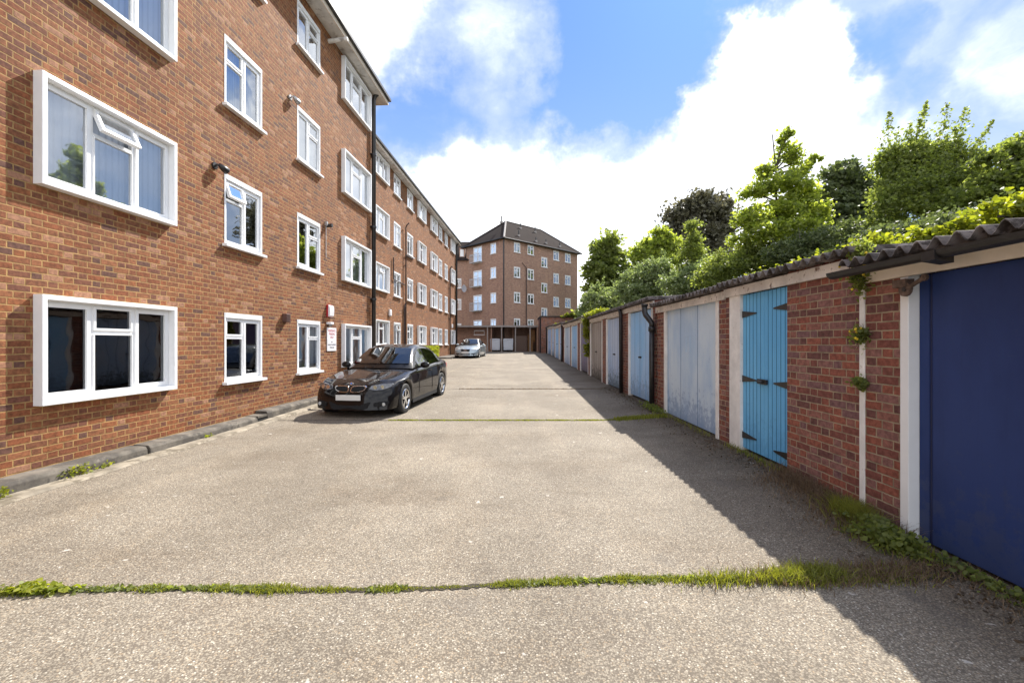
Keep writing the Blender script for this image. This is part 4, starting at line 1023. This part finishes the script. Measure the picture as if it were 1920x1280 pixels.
# ------------------------------------------------------------------ foliage
def leaf_mesh(name, P, size, mat, parent=None, up=.35, aspect=1.6, lobes=False):
    N = len(P); sz = size*(.6+.8*rng.random(N))
    a = rng.normal(size=(N, 3)); a[:, 2] *= .6; a /= np.linalg.norm(a, axis=1)[:, None]
    c = rng.normal(size=(N, 3)); c[:, 2] += up; bb = np.cross(a, c); bb /= np.linalg.norm(bb, axis=1)[:, None]
    L = a*sz[:, None]*.5*aspect; Wd = bb*sz[:, None]*.5
    nrm = np.cross(a, bb)*sz[:, None]*.12
    K = 7 if lobes else 4
    if lobes: V = np.stack([P-L*.9, P-L*.55+Wd*1.1+nrm, P+Wd*1.15+nrm*1.5, P+L*.55+Wd*.65+nrm, P+L, P+L*.1-Wd*1.2+nrm, P-L*.6-Wd*.95+nrm], 1).reshape(-1, 3)
    else: V = np.stack([P-L, P+Wd+nrm, P+L, P-Wd+nrm], 1).reshape(-1, 3)
    me = bpy.data.meshes.new(name); me.vertices.add(K*N); me.vertices.foreach_set('co', V.ravel())
    me.loops.add(K*N); me.loops.foreach_set('vertex_index', np.arange(K*N)); me.polygons.add(N)
    me.polygons.foreach_set('loop_start', np.arange(N)*K); me.polygons.foreach_set('loop_total', np.full(N, K))
    at = me.attributes.new('rnd', 'FLOAT', 'FACE'); at.data.foreach_set('value', rng.random(N).astype(np.float32))
    me.materials.append(mat); me.update(); me.validate()
    o = bpy.data.objects.new(name, me); COL.objects.link(o); o.parent = parent; return o
def blob_points(blobs, n, csize, clump=.35):
    """blobs: (x,y,z,rx,ry,rz) relative; leaves gathered in small clumps, mostly near the outer half"""
    vols = np.array([b_[3]*b_[4]*b_[5] for b_ in blobs])**.62; vols = np.maximum(vols, vols.sum()*.022); vols /= vols.sum(); out = []; clump0 = clump*.8
    for b_, v in zip(blobs, vols):
        m = max(3, int(n*v)); nc = max(3, int(m/csize/1.25))
        d = rng.normal(size=(nc, 3)); d /= np.linalg.norm(d, axis=1)[:, None]; rad = rng.random(nc)**.45
        cc = d*rad[:, None]*np.array(b_[3:6]) + np.array(b_[:3])
        k = rng.integers(0, nc, m); cs = min(clump0, 1.1*max(min(b_[3:6]), .12))*(.6+.8*rng.random(nc))
        pts = cc[k] + rng.normal(size=(m, 3))*np.array([1, 1, .7])*cs[k][:, None]*.5
        out.append(pts)
    return np.concatenate(out)
def tree(label, x, y, blobs, n, leaf, mat, th=None, trunk_r=.15, name='tree', csize=40, clump=.4, limbs=9, shoots=None, nshoot=5, cat='tree', group='trees behind the garages'):
    gz = g(x, y)
    r = empty(name, (x, y, gz), label, cat, group)
    B2 = [(a, 0+random.uniform(-.3, .3)*bx, c-gz, bx, max(bx*.8, .5), bz) for (a, c, bx, bz) in blobs]
    top = max(q[2]+q[5]*.5 for q in B2)
    b = MB().mat(M_BARK)
    pts = [(0, 0, -.2)]; k = 6
    for i in range(1, k+1): pts.append((.04*top*math.sin(i*2.1+x)*.3, .03*math.cos(i*1.7), top*i/k))
    b.tube(pts, [trunk_r*(1-.85*i/k) for i in range(k+1)], 9); b.build('trunk', r, smooth=True)
    b = MB().mat(M_BARK)
    for i in range(limbs):
        q = B2[i % len(B2)]; h0 = min(top*.85, max(top*.15, q[2]-q[5]*.9)) ; f = h0/top
        tx = q[0]+random.uniform(-.6, .6)*q[3]; ty = q[1]+random.uniform(-.6, .6)*q[4]; tz = q[2]+random.uniform(-.1, .7)*q[5]
        b.tube([(0, 0, h0), (tx*.4, ty*.4, h0+(tz-h0)*.5), (tx*.8, ty*.8, h0+(tz-h0)*.8), (tx, ty, tz)], [trunk_r*.45*(1-f*.5), trunk_r*.3, trunk_r*.15, .01], 6)
    P = blob_points(B2, n, csize, clump)
    sh = [((x0_-0, 0, z0_-gz), (x1_, 0, z1_-gz), rr_) for (x0_, z0_, x1_, z1_, rr_) in (shoots or [])]
    for q in B2:                                   # random leader shoots that fringe the crown
        rm = min(q[3:6])
        for _ in range(nshoot):
            a = random.uniform(0, 6.283); e = random.uniform(.15, 1.45); dv = Vector((math.cos(a)*math.cos(e), math.sin(a)*math.cos(e), math.sin(e)))
            p0 = Vector(q[:3]) + Vector((dv.x*q[3], dv.y*q[4], dv.z*q[5]))*.8; ln = rm*random.uniform(.35, .85)
            sh.append((tuple(p0), tuple(p0+(dv+Vector((0, 0, .6))).normalized()*ln), leaf*random.uniform(.6, 1.1)))
    ext = []; tw = b
    for p0, p1, rr_ in sh:
        p0 = np.array(p0); p1 = np.array(p1); L_ = np.linalg.norm(p1-p0); m = max(6, int(L_/leaf*(3.2 if rr_ < leaf*1.5 else 9)))
        t_ = rng.random(m)**1.1; ext.append(p0+(p1-p0)*t_[:, None]+rng.normal(size=(m, 3))*(rr_*(1.15-t_))[:, None]*.8)
        cq = min(B2, key=lambda q: (q[0]-p0[0])**2+(q[1]-p0[1])**2+(q[2]-p0[2])**2)[:3]; tw.tube([cq, tuple(p0), tuple(p1)], [max(.012, leaf*.1), max(.006, leaf*.07), .003], 4)
    P = np.concatenate([P]+ext); P = P[P[:, 2] > .05]
    tw.build('limb', r, smooth=True)
    leaf_mesh('crown', P, leaf, mat, r)
    return r
def pxb(d, x0, lst):
    """turn (px,py,rpx,rpy) read off the photo at distance d into local x offset, height, radii in metres"""
    return [((px-960)/840*d-x0, 1.55+(642-py)*d/840, rx*d/840, rz*d/840) for px, py, rx, rz in lst]
def T(label, d, cx, lst, n, leaf, mat, **kw):
    leaf *= .74; n = int(n*1.25)
    x0 = (cx-960)/840*d; return tree(label, x0, d, pxb(d, x0, lst), n, leaf, mat, **kw)
T('rounded green tree standing alone nearest the far brick building', 48, 1138, [(1138, 460, 26, 28), (1122, 500, 30, 32), (1155, 505, 30, 34), (1138, 545, 44, 36), (1120, 575, 40, 26), (1140, 500, 40, 52)], 12000, .34, L_MID, trunk_r=.25, clump=.7)
T('yellow-green tree above the bushes, right of the lone rounded tree', 36, 1232, [(1235, 455, 28, 24), (1212, 480, 26, 26), (1262, 470, 26, 26), (1235, 510, 50, 34)], 9000, .28, L_BRIGHT, clump=.6)
T('large dark purplish-green round-topped tree', 42, 1310, [(1325, 390, 42, 26), (1285, 405, 32, 24), (1350, 420, 26, 34), (1300, 440, 52, 30), (1330, 480, 45, 40)], 15000, .30, L_PURP, trunk_r=.35, clump=.9, csize=60)
T('tall bright yellow-green maple with a pointed top and visible stem', 19, 1453, [(1474, 262, 9, 18), (1478, 290, 22, 16), (1440, 318, 18, 10), (1500, 318, 16, 10), (1528, 300, 8, 6), (1465, 348, 46, 20), (1415, 362, 22, 16), (1512, 360, 26, 18), (1470, 395, 66, 22), (1402, 412, 26, 18), (1530, 400, 24, 18), (1460, 435, 72, 20), (1396, 450, 22, 12), (1470, 462, 50, 10)], 12500, .135, L_BRIGHT, trunk_r=.12, clump=.40, csize=42, limbs=16)
T('dark leafy tree between the bright maple and the spiky-topped tree', 24, 1580, [(1572, 332, 28, 20), (1610, 340, 20, 18), (1590, 318, 12, 12), (1585, 375, 54, 34), (1620, 380, 40, 40), (1590, 425, 62, 40), (1560, 460, 60, 34)], 14000, .20, L_DARK, clump=.5)
def shoots_px(d, cx, lst): k = d/840; x0 = (cx-960)*k; return [((a-960)*k-x0, 1.55+(642-b_)*k, (c-960)*k-x0, 1.55+(642-e)*k, rr*k) for a, b_, c, e, rr in lst]
T('dark green tree with several upright spiky shoots on top', 16.5, 1735, [(1668, 300, 20, 26), (1705, 290, 24, 24), (1745, 285, 24, 22), (1785, 285, 24, 24), (1815, 300, 22, 20), (1690, 325, 40, 26), (1740, 318, 46, 26), (1795, 322, 44, 26), (1720, 355, 76, 30), (1800, 355, 56, 30), (1670, 385, 48, 30), (1760, 400, 95, 36), (1650, 425, 36, 24)], 27000, .10, L_MID, trunk_r=.16, clump=.36, csize=26, limbs=24, nshoot=7,
  shoots=shoots_px(16.5, 1735, [(1663, 300, 1668, 212, 12), (1700, 285, 1706, 232, 12), (1714, 280, 1738, 190, 11), (1728, 280, 1722, 225, 10), (1762, 285, 1776, 194, 13), (1790, 285, 1812, 200, 13), (1815, 300, 1862, 226, 9), (1800, 290, 1790, 240, 10), (1685, 300, 1682, 250, 10), (1840, 310, 1872, 270, 8)]))
T('broad green tree at the right edge behind the ivy', 14, 1905, [(1905, 285, 26, 18), (1940, 290, 50, 34), (1880, 335, 46, 24), (1850, 300, 10, 10), (1920, 365, 76, 30), (1850, 355, 36, 20), (2020, 330, 90, 60)], 17000, .12, L_MID, trunk_r=.22, clump=.34)
bush = [
 ('feathery grey-green bush beside the far brick building', 34, 1128, [(1125, 560, 36, 28), (1160, 560, 34, 26), (1100, 590, 24, 20)], 6000, .16, L_WILL),
 ('soft willow-like bush behind the pale garage doors', 27, 1205, [(1205, 525, 46, 30), (1240, 510, 40, 30), (1180, 555, 40, 24), (1240, 545, 44, 24)], 11000, .13, L_WILL),
 ('slender shrub with feathery top in front of the dark purplish tree', 26, 1298, [(1298, 440, 14, 26), (1300, 475, 28, 30), (1305, 510, 40, 26)], 6000, .12, L_MID),
 ('pale leafy bush in the middle of the hedge line', 23, 1290, [(1285, 530, 46, 26), (1330, 510, 40, 26), (1340, 540, 40, 20)], 9000, .11, L_WILL),
 ('dense green bush below the bright maple', 19, 1385, [(1370, 495, 44, 26), (1415, 480, 40, 28), (1345, 520, 36, 20), (1440, 500, 44, 20)], 12000, .09, L_MID),
 ('dark low shrub right of the maple stem', 17, 1500, [(1490, 470, 50, 22), (1540, 455, 48, 26), (1600, 440, 50, 26), (1510, 490, 50, 14)], 9000, .09, L_DARK)]
bush += [('leafy hedge mass behind the ivy above the navy garage', 10.5, 1800, [(1700, 440, 60, 18), (1780, 428, 60, 20), (1860, 412, 60, 22), (1930, 398, 60, 24), (1640, 448, 40, 14)], 14000, .075, L_DARK)]
for (lab, d, cx, lst, n, lf, mt) in bush:
    T(lab, d, cx, lst, n, lf, mt, name='bush', trunk_r=.06, clump=.35, limbs=6, cat='bush', group='bushes behind the garages')

# undergrowth that closes the ground behind the garages
N = 60000; yy = 1+46*rng.random(N)**1.15; cl_ = .5+.5*np.sin(yy*1.3)*np.sin(yy*.47+1)
zz = rng.random(N)**.55*(3.0+1.0*cl_)*np.clip((yy+4)/12, .72, 1.15)
xx = 9.3+np.abs(rng.normal(size=N))*.9+.5*np.sin(yy*.9)+(zz/4)**2*.6
m_ = leaf_mesh('thicket', np.stack([xx, yy, zz+.2], 1), .13, L_MID); tag(m_, 'continuous leafy undergrowth filling the ground behind the garage row', 'undergrowth', kind='stuff')
# ivy on the garage roofs
def ivy(label, lst, n, size, mat, name='ivy', kind=None):
    r = empty(name, lst[0][:3], label, 'ivy', 'ivy on the garage roofs')
    o = np.array(lst[0][:3]); B2 = [(x-o[0], y-o[1], z-o[2], a, b_, c) for x, y, z, a, b_, c in lst]
    leaf_mesh('foliage', blob_points(B2, int(n*1.7), 30, .12), size*.72, mat, r, up=.8, aspect=1.15, lobes=True)
    b = MB().mat(M_BARK)
    for q in B2: b.tube([(q[0]-q[3]*.8, q[1]-q[4]*.5, q[2]-q[5]*.7), (q[0], q[1], q[2]-.3*q[5]), (q[0]+q[3]*.7, q[1]+q[4]*.6, q[2]-q[5]*.4)], .012, 5)
    b.build('stem', r); return r
ivy('bright yellow-green ivy heaped on the roof above the navy garage', [(5.0+.12*k, 4.3-.35*k, 2.78+.02*k, .75, .5, .13) for k in range(5)] + [(4.4, 4.6, 2.62, .35, .4, .12), (4.6, 3.3, 2.66, .3, .3, .10)], 9000, .055, L_IVY)
ivy('ivy edging the roof above the brickwork beside the bright blue doors', [(3.9, 5.6, 2.52, .4, .45, .10), (4.1, 5.0, 2.58, .4, .4, .14), (3.8, 6.5, 2.50, .4, .5, .08), (4.6, 6.0, 2.60, .4, .5, .12)], 3500, .05, L_IVY)
ivy('low green growth along the roof over the blue-grey garage door', [(4.8, 7.5, 2.6, .5, .7, .18), (4.9, 8.7, 2.65, .5, .7, .2)], 2600, .07, L_MID)
ivy('ivy trailing off the roof and hanging between the purple and timber doors', [(3.3, 16.6, 2.66, .3, .9, .09), (3.2, 17.6, 2.62, .25, .4, .12), (3.02, 18.0, 2.45, .14, .16, .25), (3.0, 18.02, 1.95, .10, .13, .35), (3.02, 18.02, 1.35, .07, .09, .35)], 5000, .06, L_IVY)
ivy('yellowish creeper spreading over the far outbuilding wall', [(5.5, 40.4, 4.0, 1.2, .3, .2), (7.2, 40.2, 4.2, 1.5, .4, .45), (4.6, 38, 3.05, 1, 1, .2)], 3000, .16, L_IVY)

# hedge behind the black car
p = onwall(-7.2, 1.5, 24, .3); r = empty('hedge', (p.x, p.y, .3), 'clipped bright green hedge against the set-back block behind the black car', 'hedge', rz=TH)
N = 9000; P = np.stack([rng.uniform(-.35, .35, N), rng.uniform(-6.5, .2, N), rng.random(N)**.6*1.07], 1)
leaf_mesh('foliage', P, .075, L_IVY, r); b = MB().mat(M_BARK); [b.tube([(0, -5+k*.9, -.1), (.05, -5+k*.9, .9)], .02, 5) for k in range(5)]; b.build('stem', r)

# ------------------------------------------------------------------ grass & weeds
def blades(name, pts, h, mat, lean=.5, wd=.006, label=None):
    N = len(pts); pts = np.array(pts); hh = h*(.45+.9*rng.random(N)) if np.isscalar(h) else np.array(h)*(.6+.7*rng.random(N))
    a = rng.random(N)*6.283; ln = rng.random(N)*lean
    tip = pts + np.stack([np.cos(a)*ln*hh, np.sin(a)*ln*hh, hh], 1); mid = pts + np.stack([np.cos(a)*ln*hh*.35, np.sin(a)*ln*hh*.35, hh*.6], 1)
    b2 = rng.random(N)*6.283; s = np.stack([np.cos(b2)*wd, np.sin(b2)*wd, np.zeros(N)], 1)
    V = np.stack([pts-s, pts+s, mid+s*.8, mid-s*.8, tip], 1).reshape(-1, 3)
    faces = []
    idx = np.arange(N)*5
    loops = np.stack([idx, idx+1, idx+2, idx+3, idx+3, idx+2, idx+4], 1).ravel()
    me = bpy.data.meshes.new(name); me.vertices.add(5*N); me.vertices.foreach_set('co', V.ravel()); me.loops.add(7*N); me.loops.foreach_set('vertex_index', loops)
    me.polygons.add(2*N); ls = np.stack([np.arange(N)*7, np.arange(N)*7+4], 1).ravel(); lt = np.tile([4, 3], N)
    me.polygons.foreach_set('loop_start', ls); me.polygons.foreach_set('loop_total', lt)
    at = me.attributes.new('rnd', 'FLOAT', 'FACE'); at.data.foreach_set('value', np.repeat(rng.random(N), 2).astype(np.float32))
    me.materials.append(mat); me.update(); me.validate()
    o = bpy.data.objects.new(name, me); COL.objects.link(o)
    if label: tag(o, label, 'grass', kind='stuff')
    return o
def gz(x, y): return g(x, y)
# near joint
def joint_y(x): return 2.80+.035*(x+2)+.03*math.sin(x*1.9)
pts = []; hs = []
for i in range(15000):
    x = random.uniform(-4.2, 1.75); c = .5+.5*math.sin(x*3.1)+.4*math.sin(x*7.7+1)+.35*math.sin(x*17+2)
    if random.random() > .34+.55*c: continue
    sp = .010+.012*max(0, c); y = joint_y(x)+random.gauss(0, sp); pts.append((x, y, gz(x, y))); hs.append(.012+.010*max(0, c))
for i in range(5200):
    x = random.gauss(1.95, .34); 
    if random.random() < .3*(1+math.sin(x*9)): continue
    y = 2.93+.08*(x-1.7)+random.gauss(0, .035+.04*max(0, x-1.6)); pts.append((x, y, gz(x, y))); hs.append((.035+.045*random.random())*(1 if x < 2.2 else .6))
blades('joint_grass', pts, hs, L_GRASS, 1.3, .0028, 'bright green grass line growing in the near concrete joint')
pts = []
for i in range(2600):
    x = random.uniform(-4.2, 2.6); y = joint_y(x)+random.gauss(0, .018)
    if math.sin(x*6.1)+math.sin(x*2.3) < -.2: continue
    pts.append((x, y, gz(x, y)+random.random()*.015))
m_ = leaf_mesh('joint_weeds', np.array(pts), .022, L_MID, up=2); tag(m_, 'small broad-leaved weeds mixed in the near joint grass', 'weeds', kind='stuff')
pts = [(x := random.gauss(-2.98, .10), random.gauss(2.79, .025), .008+random.random()*.03) for i in range(260)]
m_ = leaf_mesh('clover_patch', np.array(pts), .030, L_IVY, up=2.5, aspect=1.1, lobes=True); tag(m_, 'pale broad-leaved clump at the left end of the near grass line', 'weeds', kind='stuff')
pts = []; hs = []
for i in range(2200):
    x = random.gauss(2.3, .38); y = 2.93+.08*(x-1.7)+random.gauss(0, .07); pts.append((x, y, gz(x, y))); hs.append(.05)
blades('dry_grass', pts, hs, L_WEED, 1.6, .0026, 'dry straw-coloured grass mixed into the right end of the near grass line')
# soil under joints
def strip(name, xs, yf, w_, mat, dz=.004):
    vs = []; fs = []
    for x in xs: ww = w_*(.5+random.random()); y = yf(x)+random.gauss(0, .006); vs += [(x, y-ww, g(x, y)+dz), (x, y+ww, g(x, y)+dz)]
    for i in range(len(xs)-1): fs.append((i*2, i*2+2, i*2+3, i*2+1))
    b = MB().mat(mat); b.add(vs, fs); o = b.build(name); o['kind'] = 'structure'; return o
strip('joint_near', list(np.linspace(-4.4, 3.0, 240)), joint_y, .022, M_SOIL)
strip('joint_middle', list(np.linspace(-5.0, 3.0, 200)), lambda x: 8.72, .018, M_SOIL)
strip('joint_far', list(np.linspace(-4.8, 3.0, 160)), lambda x: 13.5, .016, M_SOIL)
for k, yy in enumerate((19.0, 24.5, 30.0)): strip('joint_distant', list(np.linspace(-5.0, 3.0, 60)), lambda x: yy, .012, M_SOIL)
pts = []; hs = []
for i in range(9000):
    x = random.uniform(-2.4, 3.0)
    if random.random() < .25+.5*math.sin(x*5.3)**2 + (x > 1.9): y = 8.72+random.gauss(0, .02+(.05 if x > 2 else 0)); pts.append((x, y, gz(x, y))); hs.append(.022 if x < 2 else .05)
blades('middle_joint_grass', pts, hs, L_GRASS, .9, .005, 'thin grass line in the second concrete joint beside the black car')
pts = [(x := random.uniform(-1.6, 2.8), 13.5+random.gauss(0, .02), gz(x, 13.5)) for i in range(900)]
blades('far_joint_grass', pts, .03, L_WEED, .9, .006, 'sparse dry grass in the third concrete joint')
# weeds at the foot of the garages
pts = []; hs = []
for i in range(5600):
    y = random.choice([random.gauss(4.5, .45), random.gauss(3.75, .2), random.uniform(1.2, 12)]); 
    if y < 1 or y > 13: continue
    x = 3.08-abs(random.gauss(0, .10 if y > 4.9 else .19)); 
    if 3.5 < y < 5.0: x = 3.09-abs(random.gauss(0, .22))
    if y > 5 and random.random() < .72: continue
    pts.append((x, y, gz(x, y))); hs.append(.05 if y > 5.2 else .12*max(.2, 1-(3.1-x)*2.2)+.02 if y > 3.4 else .04)
blades('wall_foot_weeds', pts, hs, L_WEED, 1.7, .0024, 'brown dry grasses along the foot of the garage brickwork')
pts = []; hs = []
for i in range(4200):
    k = random.random()
    if k < .35: y = random.gauss(3.86, .10); x = 3.02-abs(random.gauss(0, .09)); h_ = .14
    elif k < .65: y = random.gauss(3.5, .14); x = 3.02-abs(random.gauss(0, .12)); h_ = .07
    elif k < .8: y = random.uniform(1.0, 3.4); x = 3.13-abs(random.gauss(.05, .06)); h_ = .035
    else: y = random.choice([random.uniform(5.0, 6.4), random.uniform(6.9, 9.8), random.gauss(9.6, .2)]); x = 3.10-abs(random.gauss(0, .06)); h_ = .06
    pts.append((x, y, gz(x, y))); hs.append(h_)
blades('green_tufts', pts, hs, L_GRASS, 1.2, .003, 'green grass tufts along the bottom of the garage doors and posts')
pts = []
for i in range(2600):
    k = random.random()
    if k < .5: y = random.gauss(3.45, .13); x = 2.98-abs(random.gauss(0, .12)); z = random.random()**1.5*.14
    elif k < .75: y = random.gauss(2.4, .5); x = 3.10-abs(random.gauss(.05, .05)); z = random.random()*.05
    else: y = random.gauss(9.5, .3); x = 3.05-abs(random.gauss(0, .1)); z = random.random()*.12
    pts.append((x, y, gz(x, y)+z))
m_ = leaf_mesh('leafy_weeds', np.array(pts), .024, L_MID, up=1, lobes=True); tag(m_, 'leafy weeds clustered at the white post and downpipe foot', 'weeds', kind='stuff')
# soil/litter debris at the garage foot
pts = []
for i in range(5000):
    y = random.uniform(1.0, 14); x = 3.1-abs(random.gauss(0, .22)); pts.append((x, y, gz(x, y)+.006))
m_ = leaf_mesh('leaf_litter', np.array(pts), .018, leaf_mat('litter', (.05, .035, .02), (.14, .09, .05), .1), up=6); tag(m_, 'dead leaf litter scattered in front of the garages', 'litter', kind='stuff')
# wall plants on the brickwork
for (px, py, sx, sz, n, lab) in [(1629, 520, .11, .13, 520, 'flowering weed hanging under the end of the black gutter'), (1620, 478, .10, .12, 420, 'yellow-flowered weed growing up over the gutter end against the corrugated roof'),
                                 (1634, 628, .07, .09, 320, 'yellow-flowered weed clump halfway up the white board strip'), (1626, 717, .05, .055, 240, 'small round green tuft low on the white board strip')]:
    y = 3.93; x = (px-960)/840*y; z = 1.55+(642-py)*y/840
    r = empty('wall_plant', (3.06, y, z), lab, 'plant', 'weeds rooted in the brick joint')
    P = rng.normal(size=(n, 3))*np.array([.03, sx*.5, sz*.5]); leaf_mesh('foliage', P, .024, L_MID, r)
    F = rng.normal(size=(7, 3))*np.array([.03, sx*.7, sz*.6]) + np.array([-.04, 0, 0])
    if n != 240:
        for q in F: b = MB().mat(M_YELLOW); b.ball(tuple(q), .011, 4); b.build('flower', r)
    b = MB().mat(M_BARK); [b.tube([(0.03, 0, 0), tuple(P[i])], .002, 4) for i in range(0, 40)]; b.build('stem', r)
# kerb weeds
for (px, d, n, s, lab) in [(160, 5.9, 120, .10, 'small green weed against the kerb below the big ground floor window'), (10, 4.85, 140, .10, 'pale weed at the foot of the kerb by the left edge'), (388, 7.9, 40, .05, 'tiny weed further along the kerb'), (205, 6.05, 40, .05, 'little weed in the channel beside the kerb')]:
    yl = 5.61*840/(1012-px)*1.002; p = onwall(-5.61, .30, yl-.35, 0); r = empty('kerb_weed', (p.x, p.y, .02), lab, 'weed', 'weeds along the kerb')
    P = rng.normal(size=(n, 3))*np.array([s*.4, s*.9, s*.35]) + np.array([0, 0, s*.5]); P[:, 2] = np.abs(P[:, 2]); leaf_mesh('leaves', P, .026, L_IVY, r, up=1.5)
    b = MB().mat(L_WEED); [b.tube([(0, 0, 0), tuple(P[i])], .002, 4) for i in range(0, 20)]; b.build('stem', r)
